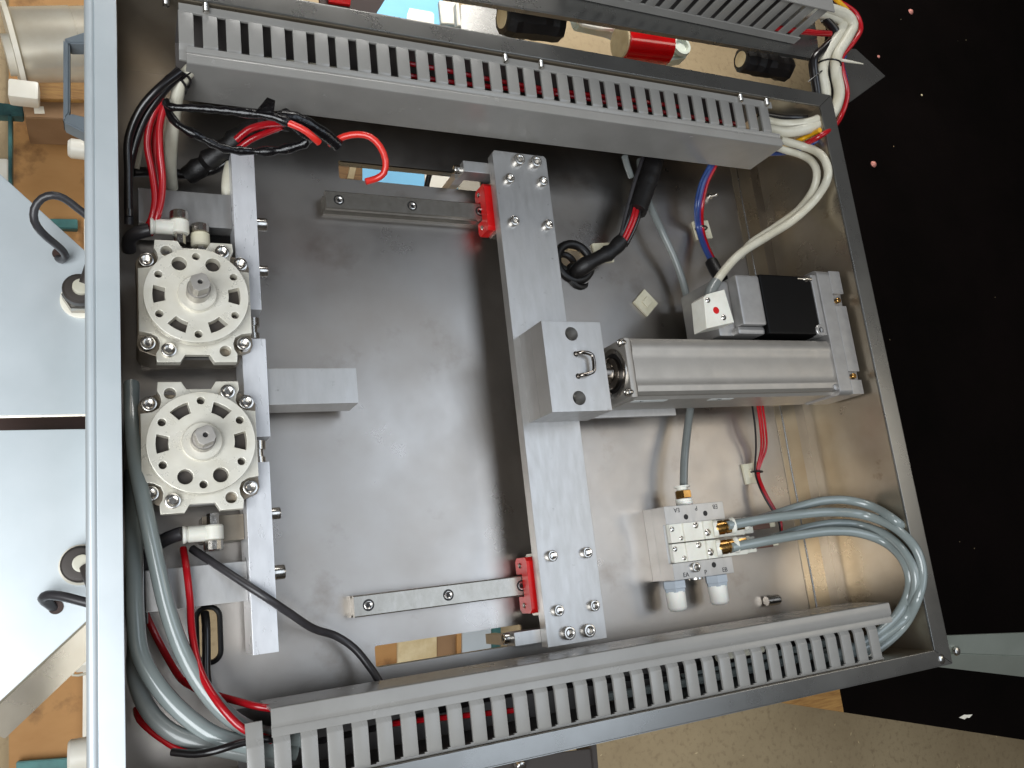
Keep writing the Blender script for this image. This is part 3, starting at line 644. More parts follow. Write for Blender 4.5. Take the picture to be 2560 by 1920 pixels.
# ================================================================ rotary actuators
def rotary(label, x, y, rot):
    t = thing('rotary_actuator', label, 'rotary actuator', (x, y, 0), 'rotary table actuators')
    # body plate outline
    half = [(8.5, 37.5), (11, 42), (24, 42), (24.6, 35.5), (27, 34.6), (34.8, 26.5), (34.8, 22.5)]
    # corner lugs sit lower; upper plate has cut corners
    up = [(7.5, 37), (10.5, 42), (24.5, 42), (25, 36.2), (23.2, 33), (22.6, 29), (24, 25), (28, 22.6), (34.8, 21.6)]
    def sym(q): 
        a = list(q); b = [(px_, -py) for px_, py in reversed(q)]; c = [(-px_, -py) for px_, py in q]; d = [(-px_, py) for px_, py in reversed(q)]
        return a + b + c + d
    m = M(); m.plate(sym(up), [circ(-17.4, 34.4, 3.6), circ(17.4, -34.4, 3.6)], 50, 58, .5); part('body_plate', m, MT['actcol'], t, local=True)
    low = [(7, 35), (25, 36), (34.6, 32), (36.2, 28), (35.6, 20)]
    m = M(); m.plate(sym(low), [], 16, 49.8, .8); part('body', m, MT['actbody'], t, local=True)  # champagne tone darkened, partly painted shade for bolt pockets and plate holes
    m = M(); m.box(-33, 33, -30, 30, 1, 15.9, 1); part('foot', m, MT['actbody'], t, local=True)
    for sx in (-1, 1):
        for sy in (-1, 1): bolt(t, (29.6 * sx, 28.4 * sy, 49.8), 9.6, 6.4, local=True)
    bolt(t, (17.4, 34.4, 58), 9.6, 3.6, local=True); bolt(t, (-17.4, -34.4, 58), 9.6, 3.6, local=True)
    # table disc
    hs = [circ(26.6 * math.cos(math.radians(a)), 26.6 * math.sin(math.radians(a)), 2.35, 18) for a in (30, 90, 150, 210, 270, 330)]
    hs += [circ(23.6 * math.cos(math.radians(a)), 23.6 * math.sin(math.radians(a)), 4.6, 24) for a in (64, 116)]
    for a in (0, 180, 240, 300):
        lp = []
        for k in range(5): th = math.radians(a - 13 + 26 * k / 4); lp.append((26.8 * math.cos(th), 26.8 * math.sin(th)))
        for k in range(5): th = math.radians(a + 12 - 24 * k / 4); lp.append((19.6 * math.cos(th), 19.6 * math.sin(th)))
        hs.append(lp)
    m = M(); m.plate(circ(0, 0, 32.2, 72), hs, 62, 70, .5); part('table_disc', m, MT['actcol'], t, local=True, ang=45)
    m = M(); m.cyl((0, 0, 58.1), (0, 0, 61.9), 29.6, 48); part('disc_seat', m, MT['dkgrey'], t, local=True)  # dark colour is painted shade, makes the disc holes look deep
    m = M(); m.lathe((0, 0, 70.02), (0, 0, 1), [(0, 12.2), (3.6, 12.0), (4.2, 11.4), (4.2, 7.2), (3.4, 7)], 40); part('hub_ring', m, MT['actcol'], t, local=True)
    m = M(); m.lathe((0, 0, 73), (0, 0, 1), [(0, 7.2), (10.5, 7.2), (11.2, 6.6)], 28)
    sq = [(5.4, 3.2), (3.2, 5.4), (-3.2, 5.4), (-5.4, 3.2), (-5.4, -3.2), (-3.2, -5.4), (3.2, -5.4), (5.4, -3.2)]
    m.plate(sq, [circ(0, 0, 1.5, 14)], 84, 95, .4, Matrix.Rotation(math.radians(20), 4, 'Z')); part('shaft', m, MT['aluc'], t, local=True)
    m = M(); m.cyl((0, 0, 90), (0, 0, 93), 1.45, 14); part('centre_hole', m, MT['rubber'], t, local=True)
    # bridge between the tabs at both ends
    for s in (-1, 1):
        m = M(); m.box(-10, 10, 34 * s - 3 if s < 0 else 33, 34 * s + 1 if s < 0 else 37.4, 44, 54, 1); part('end_notch', m, MT['cast'], t, local=True)
    # flow controls on the +y end
    def flow(x, z, body, port, y=41.5):
        p = Vector((x, y, z)); sg = -1 if rot == 0 else 1
        m = M(); m.lathe(p, (0, 1, 0), [(0, 3.8), (7.5, 3.8)], 6); fc = part('nut', m, MT['chrome'], t, local=True, ang=25)
        m = M(); m.lathe(p + Vector((0, 7.3, 0)), (0, 1, 0), [(0, 5.6), (1, 6.4), (9, 6.4), (9.6, 5.6)], 24)
        if port: m.lathe(p + Vector((4 * sg, 12, 0)), (sg, 0, 0), [(0, 5.2), (11, 5.2), (11.4, 4.6)], 20); m.lathe(p + Vector((15.4 * sg, 12, 0)), (sg, 0, 0), [(0, 4.3), (1.5, 5.6), (3, 5.6), (3.2, 3.6)], 20)
        part('flow_control', m, body, t, local=True)
        prof = []
        m = M(); m.lathe(p + Vector((0, 16.8, 0)), (0, 1, 0), [(0, 5.2), (.6, 6.2), (6.2, 6.2), (7, 5.4)], 14); part('knurled_knob', m, MT['chrome'], t, local=True, ang=20)
    flow(-8 if rot == 0 else -7, 44, MT['white'], True, 45.5 if rot == 0 else 42.5)
    if rot == 0: flow(5.8, 38, MT['mount'], False, 39.5)
    t.rotation_euler = (0, 0, rot)
    return t
rotary('cream rotary table actuator near the upper left, its two large disc holes at the top', -251.6, 45.6, 0)
rotary('cream rotary table actuator below the other, its two large disc holes at the bottom', -251.6, -51.4, math.pi)

# mounting bars and spacer blocks around the actuators
def bar(name, label, cat, x0, x1, y0, y1, z0, z1, grp=None, bolts=(), bev=.5, material='alubar'):
    t = thing(name, label, cat, ((x0 + x1) / 2, (y0 + y1) / 2, z0), grp)
    m = M(); m.box(x0, x1, y0, y1, z0, z1, bev); part('bar_body' if 'bar' in name else 'block_body', m, MT[material], t)
    for p, d, h in bolts: bolt(t, p, d, h, (1, 0, 0))
    return t
G = 'aluminium mounting bars beside the rotary actuators'
bar('mounting_bar', 'bright flat aluminium bar beside the upper rotary actuator', 'mounting bar', -223.6, -207.6, 45, 165, 8, 45, G, (((-207.6, 113.5, 35), 9.5, 8), ((-207.6, 77.5, 35), 8, 7)))
bar('mounting_bar', 'short grey aluminium bar between the two rotary actuators', 'mounting bar', -222, -206, -45, 24, 8, 45, G)
bar('mounting_bar', 'bright flat aluminium bar beside the lower rotary actuator', 'mounting bar', -223.6, -207.6, -185, -62, 8, 45, G, (((-207.6, -96, 35), 8, 7), ((-207.6, -135, 35), 9.5, 8)))
for y, w in ((33.5, 'upper'), (-54, 'lower')):
    t = thing('spacer_pin', 'small steel pin joining the mounting bars beside the %s rotary actuator' % w, 'pin', (-213, y, 20), 'pins between the mounting bars')
    m = M(); m.lathe((-213, y - 7.5, 36), (0, 1, 0), [(0, 4.5), (4, 4.5), (4.1, 3.2), (9, 3.2), (9.1, 4.8), (15, 4.8)], 20); part('pin_body', m, MT['chrome'], t)
bar('stop_block', 'rectangular aluminium block standing out to the right of the mounting bar', 'metal block', -205.6, -142.4, -22, 4, 12, 40, None, material='alu')
bar('standoff_block', 'wide grey aluminium block above the upper rotary actuator', 'metal block', -285, -223.8, 109, 135, 5, 35, 'standoff blocks', bev=.4, material='alu')
bar('standoff_block', 'wide grey aluminium block below the lower rotary actuator', 'metal block', -285, -223.8, -151, -125.5, 5, 35, 'standoff blocks', bev=.4, material='alu')
bar('standoff_block', 'small grey block tucked behind the lower flow control fitting', 'metal block', -250, -223.8, -111, -94, 3, 30, 'standoff blocks', bev=.4, material='actbody')
bar('standoff_block', 'dark block tucked between the upper rotary actuator and its standoff', 'metal block', -246, -223.8, 95, 108.8, 3, 22, 'standoff blocks', bev=.4, material='black')
#@@CABLES
# ================================================================ cable tie bases
def mount(label, u, v, rot, tied=False):
    q = U(u, v, 2); t = thing('tie_base', label, 'cable tie base', (q.x, q.y, 0), 'ivory cable tie bases')
    m = M(); m.box(-9.5, 9.5, -9.5, 9.5, 0.05, 3.0, .5); m.box(-4, 4, -3.5, 3.5, 3.0, 5.2, .6)
    o = part('base', m, MT['mount'], t, local=True); t.rotation_euler = (0, 0, math.radians(rot))
mount('ivory tie base holding the blue and red wires', 1756, 575, 8)
mount('ivory tie base turned diagonally with nothing tied to it', 1614, 757, 43)
mount('ivory tie base half hidden under the black taped loom', 1508, 632, 6)
mount('ivory tie base holding the thin red wires below the cylinder', 1880, 1183, 4)

# ================================================================ hoses on the right
GH = 'grey air hoses looping from the valves'
cable('air_hose', 'grey hose from the upper valve front port, second arc from the top', 'hose', [(1818, 1314, 44), (1900, 1299, 48), (1990, 1287, 52), (2080, 1280, 58), (2160, 1288, 64), (2235, 1318, 70), (2288, 1370, 76), (2306, 1430, 80), (2296, 1490, 82), (2262, 1545, 80), (2205, 1592, 76), (2150, 1625, 72), (2080, 1650, 70)], 4.0, MT['hose'], GH)
cable('air_hose', 'grey hose making the outermost arc from behind the upper valve', 'hose', [(1875, 1306, 34), (1935, 1287, 38), (2000, 1266, 42), (2060, 1252, 48), (2120, 1251, 54), (2180, 1266, 58), (2240, 1303, 60), (2285, 1355, 62), (2303, 1420, 66), (2296, 1490, 70), (2262, 1560, 68), (2205, 1615, 66), (2140, 1655, 64)], 4.0, MT['hose'], GH)
cable('air_hose', 'grey hose making the innermost arc from the lower valve front port', 'hose', [(1828, 1369, 44), (1900, 1355, 48), (1990, 1339, 52), (2080, 1328, 58), (2150, 1333, 64), (2215, 1358, 70), (2258, 1400, 76), (2274, 1445, 80), (2268, 1490, 82), (2240, 1540, 80), (2190, 1585, 76), (2130, 1620, 72), (2060, 1645, 70)], 4.0, MT['hose'], GH)
cable('air_hose', 'grey hose from behind the lower valve, third arc from the top', 'hose', [(1880, 1362, 34), (1950, 1340, 38), (2020, 1319, 44), (2090, 1308, 50), (2150, 1313, 56), (2215, 1337, 60), (2265, 1385, 64), (2288, 1440, 68), (2282, 1495, 72), (2250, 1555, 68), (2195, 1607, 64), (2130, 1645, 62)], 3.8, MT['hose'], GH)
cable('air_hose', 'long grey hose running down behind the cylinder to the manifold brass inlet', 'hose', [(1600, 400, 14), (1606, 460, 16), (1628, 520, 20), (1658, 585, 22), (1690, 655, 18), (1714, 730, 16), (1728, 810, 15), (1733, 900, 15), (1728, 1000, 17), (1718, 1080, 20), (1711, 1150, 22), (1709, 1222, 22)], 3.5, MT['hosedk'])

# ================================================================ hoses and cables on the left
GL = 'grey air hoses in the left gap'
cable('air_hose', 'pale grey hose curving down past the lower actuator into the lower duct', 'hose', [(312, 960, 30), (322, 1050, 42), (340, 1160, 52), (364, 1280, 58), (390, 1400, 60), (418, 1520, 60), (455, 1625, 62), (505, 1715, 66), (565, 1785, 70), (640, 1830, 72), (760, 1850, 70)], 5.0, MT['hose'], GL)
cable('air_hose', 'pale grey hose hugging the left rim and curving into the lower duct', 'hose', [(310, 1180, 28), (316, 1300, 40), (322, 1420, 48), (330, 1540, 54), (350, 1635, 58), (395, 1715, 62), (460, 1785, 66), (535, 1838, 70), (640, 1868, 72), (740, 1880, 70)], 5.2, MT['hose'], GL)
cable('air_hose', 'grey hose lowest in the left gap sweeping into the lower duct', 'hose', [(308, 1500, 36), (314, 1600, 44), (332, 1700, 52), (372, 1775, 58), (425, 1828, 64), (500, 1858, 68), (600, 1880, 70), (720, 1905, 70)], 5.0, MT['hosedk'], GL)
cable('air_hose', 'dark grey hose leaving the lower flow control and bending down', 'hose', [(456, 1333, 42), (420, 1345, 38), (382, 1372, 32), (356, 1420, 26), (350, 1480, 20), (352, 1560, 16)], 4.4, MT['wgrey'])
cable('air_hose', 'dark grey hose leaving the upper flow control towards the left rim', 'hose', [(374, 575, 42), (345, 582, 40), (318, 598, 34), (296, 625, 26)], 4.6, MT['wgrey'])
GR = 'red wires on the left side'
cable('wire', 'glossy red wire running from the lower actuator down into the lower duct', 'wire', [(458, 1372, 30), (466, 1420, 44), (475, 1500, 48), (480, 1580, 54), (500, 1675, 66), (548, 1760, 78), (608, 1822, 82), (680, 1850, 78)], 2.3, MT['wred'], GR)
cable('wire', 'short red wire lying across to the end of the lower duct cover', 'wire', [(460, 1702, 26), (490, 1720, 36), (530, 1735, 50), (590, 1752, 62), (655, 1768, 72), (720, 1775, 72)], 2.2, MT['wred'], GR)
cable('wire', 'dark red wire bending down deep behind the pale hoses', 'wire', [(340, 1470, 20), (362, 1530, 12), (390, 1590, 8), (425, 1655, 12), (455, 1700, 24), (490, 1722, 36)], 2.3, MT['wred'], GR)
cable('wire', 'red wire at the bottom left entering the lower duct', 'wire', [(300, 1780, 30), (350, 1800, 40), (410, 1850, 50), (470, 1880, 56), (545, 1876, 64), (640, 1860, 70)], 2.2, MT['wred'], GR)
cable('wire', 'red wire hanging above the upper actuator, left of its twin', 'wire', [(404, 250, 70), (378, 300, 64), (368, 360, 58), (380, 430, 52), (388, 500, 48), (378, 550, 44), (362, 580, 36)], 2.4, MT['wred'], GR)
cable('wire', 'red wire hanging above the upper actuator, right of its twin', 'wire', [(416, 250, 72), (400, 310, 66), (400, 380, 60), (406, 440, 54), (403, 500, 50), (390, 550, 46), (374, 585, 38)], 2.4, MT['wred'], GR)
cable('wire', 'thin dark red wire behind the pair above the upper actuator', 'wire', [(410, 250, 60), (388, 320, 54), (385, 400, 48), (394, 470, 42), (396, 540, 38)], 2.2, MT['wred'], GR)
cable('cable', 'black flat cable running from the lower actuator across the panel into the lower duct', 'cable', [(480, 1372, 24), (525, 1402, 34), (590, 1445, 44), (660, 1490, 50), (720, 1530, 44), (785, 1572, 30), (840, 1590, 22), (885, 1620, 22), (925, 1668, 26), (962, 1725, 34)], 2.7, MT['wgrey'])
cable('cable', 'black cable standing out of the oval hole at the lower left', 'cable', [(512, 1532, 4), (515, 1560, 8), (516, 1620, 10), (517, 1690, 12), (528, 1740, 16), (560, 1790, 30), (640, 1840, 60)], 2.8, MT['wblack'])
cable('wire', 'black wire crossing the pale hoses into the end of the lower duct', 'wire', [(430, 1880, 70), (490, 1885, 78), (540, 1876, 84), (600, 1858, 85), (655, 1848, 84), (720, 1850, 78)], 2.2, MT['wblack'])
# upper left loom
GB = 'black cables in the upper left gap'
cable('cable', 'black cable curving down the upper left gap, outermost', 'cable', [(452, 178, 84), (400, 218, 80), (352, 272, 72), (322, 345, 62), (308, 430, 52), (304, 520, 42)], 2.8, MT['wblack'], GB)
cable('cable', 'black cable curving down the upper left gap, second', 'cable', [(455, 182, 80), (408, 230, 74), (366, 290, 66), (338, 360, 58), (322, 440, 48), (314, 540, 40)], 2.8, MT['wblack'], GB)
cable('cable', 'dark grey cable curving down the upper left gap, innermost', 'cable', [(450, 175, 74), (396, 225, 66), (346, 300, 58), (326, 380, 50), (312, 470, 40), (306, 560, 30)], 3.0, MT['wgrey'], GB)
cable('cable', 'cream cable leaving the upper duct end beside the black loop', 'cable', [(520, 150, 72), (474, 176, 78), (452, 205, 74), (442, 245, 66), (434, 300, 54), (428, 360, 40), (426, 425, 24), (430, 470, 10)], 4.4, MT['wwhite'])
cable('cable', 'cream cable standing beside the top of the bright mounting bar', 'cable', [(575, 410, 24), (568, 440, 26), (566, 480, 26), (570, 510, 22)], 3.6, MT['wwhite'])
cable('cable', 'second cream cable crossing the corner at the upper duct end', 'cable', [(510, 160, 64), (460, 185, 66), (415, 215, 60), (380, 260, 50), (352, 330, 40), (335, 420, 30)], 3.6, MT['wwhite'])
tie('black cable tie crossing the cream cable at the upper duct end', U(452, 200, 75), (.3, 1, -.3), 6.5, U(418, 196, 84))
tie('second black cable tie crossing the cream cable at the upper duct end', U(440, 212, 72), (.6, 1, -.2), 7.5, U(476, 182, 88))
# taped loop in front of the upper duct
LT = 'black taped loop hanging in front of the upper duct'
lp = [(418, 258, 82), (430, 268, 92), (480, 270, 96), (545, 275, 100), (620, 283, 104), (690, 294, 108), (730, 312, 108), (765, 335, 104), (775, 345, 98), (762, 358, 92), (725, 370, 88), (680, 378, 84), (620, 378, 82), (560, 371, 82), (515, 350, 84), (480, 332, 86), (445, 312, 86), (424, 285, 84), (416, 262, 82)]
cable('taped_wire_loop', 'loop of wire wrapped in shiny crumpled black tape hanging over the upper duct cover', 'wire loop', lp, 2.9, MT['tape'], None, False, .30, 10)
m = M(); m.slab([U(636, 283, 106), U(684, 290, 108), U(688, 252, 116), U(668, 244, 118)], .8, .2); solo('tape_flag', m, MT['tape'], 'folded flag of black tape sticking up from the taped loop', 'tape')
cable('wire', 'bright red wire end curling free to the right of the taped loop', 'wire', [(820, 360, 88), (843, 350, 90), (862, 341, 94), (895, 336, 98), (925, 342, 100), (950, 366, 100), (964, 402, 98), (960, 432, 94), (942, 446, 90), (914, 454, 88)], 2.4, MT['wred2'])
cable('wire', 'red wire showing through the black sheath of the taped loop', 'wire', [(700, 300, 108), (733, 312, 109), (765, 328, 109), (785, 345, 107), (797, 356, 104)], 2.4, MT['wred2'])
cable('sheath', 'thick black sheath at the right end of the taped loop', 'sheath', [(690, 292, 100), (740, 296, 100), (785, 318, 98), (820, 342, 94), (846, 364, 90)], [4.2][0], MT['tape'], None, False, .12)
cable('wire', 'red wire seen inside the taped loop, upper one', 'wire', [(590, 350, 50), (620, 325, 56), (660, 312, 64), (710, 308, 76)], 2.6, MT['wred'], 'wires inside the loop')
cable('wire', 'red wire seen inside the taped loop, lower one', 'wire', [(585, 380, 44), (625, 350, 50), (665, 332, 58), (705, 316, 70)], 2.4, MT['wred'], 'wires inside the loop')
cable('taped_loom', 'bulky black taped loom lying behind the taped loop', 'loom', [(470, 440, 12), (510, 410, 22), (560, 372, 34), (610, 335, 44), (660, 312, 56), (720, 300, 70)], 7.0, MT['matttape'], None, False, .2)
cable('cable', 'black cable lying low above the upper standoff block', 'cable', [(330, 430, 24), (400, 430, 12), (470, 436, 10), (530, 425, 14), (575, 400, 20)], 3.6, MT['wblack'])

# ================================================================ cables upper right
loom = [(1640, 380, 66), (1625, 430, 62), (1607, 490, 52), (1590, 530, 44)]
cable('taped_loom', 'thick black taped loom coming down from the upper duct', 'loom', [(1642, 350, 26), (1632, 405, 28), (1614, 465, 30), (1590, 528, 30)], 9.8, MT['matttape'], None, False, .06)
cable('taped_loom', 'lumpy black taped loom ending at the rubber grommet', 'loom', [(1556, 600, 26), (1530, 627, 22), (1496, 645, 18), (1462, 664, 12), (1440, 680, 4), (1436, 690, -10)], 7.0, MT['matttape'], None, False, .14)
for k, (du, mtl, lb) in enumerate(((-8, 'wblack', 'black wire left of the red ones between the two black looms'), (0, 'wred', 'red wire between the two black looms, left one'), (9, 'wred', 'red wire between the two black looms, right one'), (17, 'wblack', 'black wire right of the red ones between the two black looms'))):
    cable('wire', lb, 'wire', [(1588 + du, 505, 31), (1580 + du, 540, 31), (1564 + du, 580, 28), (1546 + du, 615, 25)], 2.3, MT[mtl], 'wires between the looms')
cable('cable', 'thin black cable along the left of the thick loom', 'cable', [(1612, 380, 30), (1598, 420, 32), (1582, 470, 32), (1566, 530, 30), (1552, 590, 28)], 1.8, MT['wgrey'])
cable('cable', 'grey strip end hanging behind the upper duct left of the thick loom', 'cable', [(1562, 392, 40), (1568, 415, 32), (1578, 442, 26)], 3.0, MT['hosedk'])
m = M(); m.tube(ring_pts((79, 100, -2), (.2, .1, 1), 11, 24), 3.2, 8); m.tube(ring_pts((70, 114, -4), (.1, .3, 1), 9, 24), 3, 8)
solo('cable_coil', m, MT['rubber'], 'black cable ends coiled inside the round grommet', 'cable')
m = M(); m.box(40, 120, 70, 150, -62, -60); solo('pale_board', m, MT['bgwhite'], 'pale board glimpsed through the round grommet', 'board')
GW = 'signal wires above the motor'
for off, mtl, r, lb in ((0, 'wblue', 2.0, 'blue wire above the motor, leftmost of the bunch'), (8, 'wpurple', 1.8, 'purple wire above the motor in the middle of the bunch'), (15, 'wred', 2.0, 'red wire above the motor beside the purple one'), (5, 'wblue', 1.7, 'second blue wire above the motor under the purple one')):
    q = 0 if lb.startswith('second') else 4
    cable('wire', lb, 'wire', [(1775 + off, 412, 40), (1752 + off, 460, 36 - q), (1740 + off, 520, 28 - q), (1744 + off * .8, 570, 10), (1758 + off * .7, 615, 18), (1777 + off * .7, 655, 28), (1796 + off * .4, 690, 36)], r, MT[mtl], GW)
tie('black cable tie fixing the blue and red wires to their ivory base', U(1753, 571, 8), (.1, 1, 0), 5.5, None)
m = M(); m.tube(px([(1778, 655, 30), (1790, 678, 36), (1805, 700, 42)]), 6, 10); solo('heat_shrink', m, MT['rubber'], 'black sleeve where the blue wires meet the motor connector', 'sleeve')
GC = 'cream motor cables'
cable('cable', 'cream cable from the motor connector making the wider loop to the upper duct', 'cable', [(1775, 735, 74), (1786, 712, 74), (1808, 680, 72), (1850, 635, 68), (1920, 590, 62), (1990, 545, 62), (2045, 490, 66), (2070, 440, 70), (2062, 400, 74), (2038, 377, 76), (2005, 365, 76), (1950, 350, 74)], 3.9, MT['wwhite'], GC)
cable('cable', 'cream cable from the motor making the narrower loop to the upper duct', 'cable', [(1850, 640, 52), (1876, 610, 54), (1935, 570, 52), (2000, 520, 54), (2035, 470, 58), (2042, 430, 62), (2028, 402, 66), (2000, 386, 68), (1966, 376, 68), (1920, 360, 68)], 3.7, MT['wwhite'], GC)
m = M(); m.tube(px([(1770, 752, 76), (1777, 728, 76), (1790, 705, 75)]), 4.9, 14); solo('cable_boot', m, MT['hosedk'], 'grey cable boot on the motor connector', 'cable boot')
# bundle bending from the upper duct to the far panel
GK = 'cables bending around the upper right end of the ducts'
cable('cable', 'thick cream cable nearest the front in the right hand bundle', 'cable', [(1900, 318, 74), (1960, 330, 76), (2030, 318, 80), (2080, 285, 86), (2098, 235, 92), (2090, 180, 96), (2092, 140, 98), (2118, 95, 104), (2132, 62, 108), (2118, 40, 110), (2050, 15, 112), (1960, -10, 112)], 5.4, MT['wwhite'], GK)
cable('cable', 'flat cream cable at the inside of the right hand bundle', 'cable', [(1900, 300, 70), (1960, 312, 72), (2030, 305, 76), (2060, 275, 82), (2064, 225, 88), (2056, 180, 92), (2068, 130, 96), (2100, 80, 102), (2108, 55, 104), (2080, 40, 106), (2010, 30, 108)], 5.0, MT['wwhite'], GK)
cable('wire', 'red wire along the outer side of the right hand bundle', 'wire', [(1920, 372, 62), (1985, 370, 66), (2050, 340, 74), (2100, 295, 82), (2118, 235, 90), (2106, 175, 96), (2104, 145, 98), (2134, 105, 104), (2152, 72, 108), (2140, 35, 110), (2090, 0, 112)], 2.6, MT['wred'], GK)
cable('wire', 'blue wire along the lower edge of the right hand bundle', 'wire', [(1915, 385, 60), (1975, 380, 62), (2030, 358, 70), (2085, 318, 78), (2112, 265, 84), (2116, 210, 90), (2106, 160, 94), (2112, 140, 96)], 2.2, MT['wblue'], GK)
cable('wire', 'yellow wire at the mouth of the upper duct', 'wire', [(1930, 372, 68), (1970, 362, 70), (2010, 345, 74), (2050, 325, 76)], 2.4, MT['wyellow'], GK)
cable('wire', 'red wire coming straight out of the upper duct behind the slots', 'wire', [(1890, 262, 70), (1960, 268, 70), (2030, 270, 72), (2060, 250, 76)], 2.4, MT['wred'], GK)
cable('wire', 'second red wire coming straight out of the far duct', 'wire', [(1930, 68, 106), (1980, 76, 104), (2040, 82, 102), (2075, 84, 100)], 3.0, MT['wred'], GK)
cable('cable', 'black cable on the inside of the right hand bundle', 'cable', [(1900, 286, 68), (1970, 295, 70), (2025, 290, 76), (2042, 250, 84), (2036, 190, 90), (2034, 150, 94), (2062, 120, 96), (2090, 85, 100), (2060, 45, 104)], 4.6, MT['wblack'], GK)
cable('cable', 'second black cable between the two cream cables of the right hand bundle', 'cable', [(1920, 300, 64), (2000, 310, 66), (2060, 300, 74), (2076, 250, 82), (2068, 190, 88), (2056, 150, 92), (2070, 120, 96)], 3.6, MT['wblack'], GK)
cable('wire', 'yellow and red wire tip at the top edge above the bundle', 'wire', [(2070, -20, 114), (2100, 8, 112), (2118, 26, 110)], 2.4, MT['wyellow'], GK)
tie('black cable tie around the right hand bundle at its narrowest point', U(2070, 165, 95), (.15, 1, .1), 12, U(2020, 205, 92))
tie('black cable tie around the bundle where it leaves the upper duct', U(2048, 316, 80), (1, .35, .2), 8, None)
m = M(); m.tube(px([(2100, 150, 100), (2125, 154, 102), (2158, 160, 104)]), [1.6, 1.4, .5], 8); solo('cable_tie_tail', m, MT['wwhite'], 'pale cut tail of a cable tie pointing right from the bundle', 'cable tie')

# thin red wires under the cylinder
GT = 'thin wires below the cylinder'
for k, (du, mtl, lb) in enumerate(((0, 'wblack', 'thin black wire below the cylinder'), (13, 'wred', 'thin red wire below the cylinder, left one'), (19, 'wred', 'thin red wire below the cylinder, middle one'), (26, 'wred', 'thin red wire below the cylinder, right one'))):
    s = .35
    cable('wire', lb, 'wire', [(1880 + du, 1010, 20), (1888 + du, 1070, 18), (1890 + du, 1120, 12), (1888 + du * s, 1180, 8), (1900 + du * s, 1220, 12), (1922 + du * s, 1262, 16), (1946 + du * s * .7, 1300, 20), (1952 + du * .1, 1335, 22)], 1.0 if k else 0.9, MT[mtl], GT, n=8)
tie('black cable tie fixing the thin red wires to their ivory base', U(1892, 1180, 8), (.1, 1, 0), 5.0, U(1876, 1180, 6))
#@@BACK
# ================================================================ left side: chute sheets, bearings, handle
Gc = 'pale chute sheets left of the box'
zc_ = 25
def chute(label, pts, fold):
    t = thing('chute_sheet', label, 'sheet metal chute', U(120, pts[0][1] * .5 + pts[2][1] * .5, 15), Gc)
    m = M(); m.slab([U(u, v, zc_) for u, v in pts], 1.6, .4); part('sheet', m, MT['chute'], t)
    (a, b_) = fold
    A, B = U(a[0], a[1], zc_ - 1.8), U(b_[0], b_[1], zc_ - 1.8)
    m = M(); o_ = Vector((2, -5, -16)) if 'lower' in label else Vector((0, 7, -16))
    m.slab([A, B, B + o_, A + o_], 1.6); part('folded_edge', m, MT['bgsteel'], t)
    return t
chute('pale steel chute sheet in the upper half, beside the left rim', [(-60, 380), (240, 652), (240, 1034), (-60, 1040)], ((-60, 1040), (240, 1034)))
c2 = chute('pale steel chute sheet in the lower half, beside the left rim', [(-60, 1077), (240, 1072), (240, 1530), (0, 1752), (-60, 1808)], ((240, 1532), (-60, 1810)))
m = M(); A, B = U(236, 1540, 20), U(-60, 1815, 20); m.slab([A, B, B + Vector((14, -10, -4)), A + Vector((14, -10, -4))], 2, .3); part('edge_strip', m, MT['wallsteel'], c2)
m = M(); m.slab([U(-60, 1020, -12), U(232, 1018, -12), U(232, 1090, -12), U(-60, 1094, -12)], 3); solo('added_dark_strip', m, MT['dkbrown'], 'dark strip added to darken the gap between the two chute sheets', 'strip')  # added so that the gap between the sheets reads dark
for v, w, rz in ((752, 'upper', 1), (1412, 'lower', -1)):
    q = U(203, v, 25.2); t = thing('cable_gland', 'dark metal shaft gland with stacked rings on the %s chute sheet' % w, 'gland', q, 'glands on the chute sheets')
    m = M(); m.lathe(q, (0, 0, 1), [(0, 12.5), (1.6, 12.5), (2, 11.5)], 32); part('washer', m, MT['bgwhite'], t)
    m = M(); m.lathe(q + Vector((0, 0, 2)), (0, 0, 1), [(0, 10), (1, 11), (10, 11), (11, 10), (11.2, 8.5), (15, 8.5)], 6 if rz > 0 else 28); part('gland_nut', m, MT['railst'] if rz > 0 else MT['dkgrey'], t, ang=25)
    m = M(); m.lathe(q + Vector((0, 0, 17)), (0, 0, 1), [(0, 9), (1, 10), (7, 10), (8.5, 8.5), (9, 4.5)] if rz > 0 else [(0, 9), (2, 9), (2.4, 5)], 28); part('ring', m, MT['dkgrey'], t)
    top = q + Vector((1, 0, 25 if rz > 0 else 19)); m = M(); m.lathe(top, (.1, .1 * rz, 1), [(0, 5.2), (3, 5.2), (3.4, 4)], 20); part('hub', m, MT['wwhite'], t)
    m = M(); m.lathe(top + Vector((3, 2 * rz, 2)), (.35, .95 * rz, .35), [(0, 4.4), (26, 5.4)], 20); part('spindle', m, MT['dkgrey'], t)
cable('cable', 'dark cable looping out over the upper chute sheet', 'cable', [(240, 560, 60), (222, 543, 62), (190, 518, 66), (160, 496, 70), (132, 488, 72), (105, 496, 70), (86, 522, 66), (86, 552, 62), (102, 578, 56), (128, 602, 48), (152, 622, 40), (164, 640, 34), (154, 650, 28), (145, 646, 24)], 2.5, MT['wgrey'])
cable('cable', 'short grey cable bending into a hole of the lower chute sheet', 'cable', [(240, 1512, 50), (200, 1502, 48), (150, 1490, 44), (118, 1488, 40), (106, 1496, 36), (118, 1508, 30), (140, 1522, 22)], 2.8, MT['wgrey'])
for u, v, w in ((148, 634, 'upper'), (140, 1518, 'lower')):
    m = M(); q = U(u, v, zc_ + .1); m.lathe(q, (0, 0, 1), [(0, 4.2), (.4, 4.2), (.4, 0)], 20); solo('cable_hole', m, MT['dkbrown'], 'dark cable hole in the %s chute sheet' % w, 'hole', 'holes in the chute sheets')
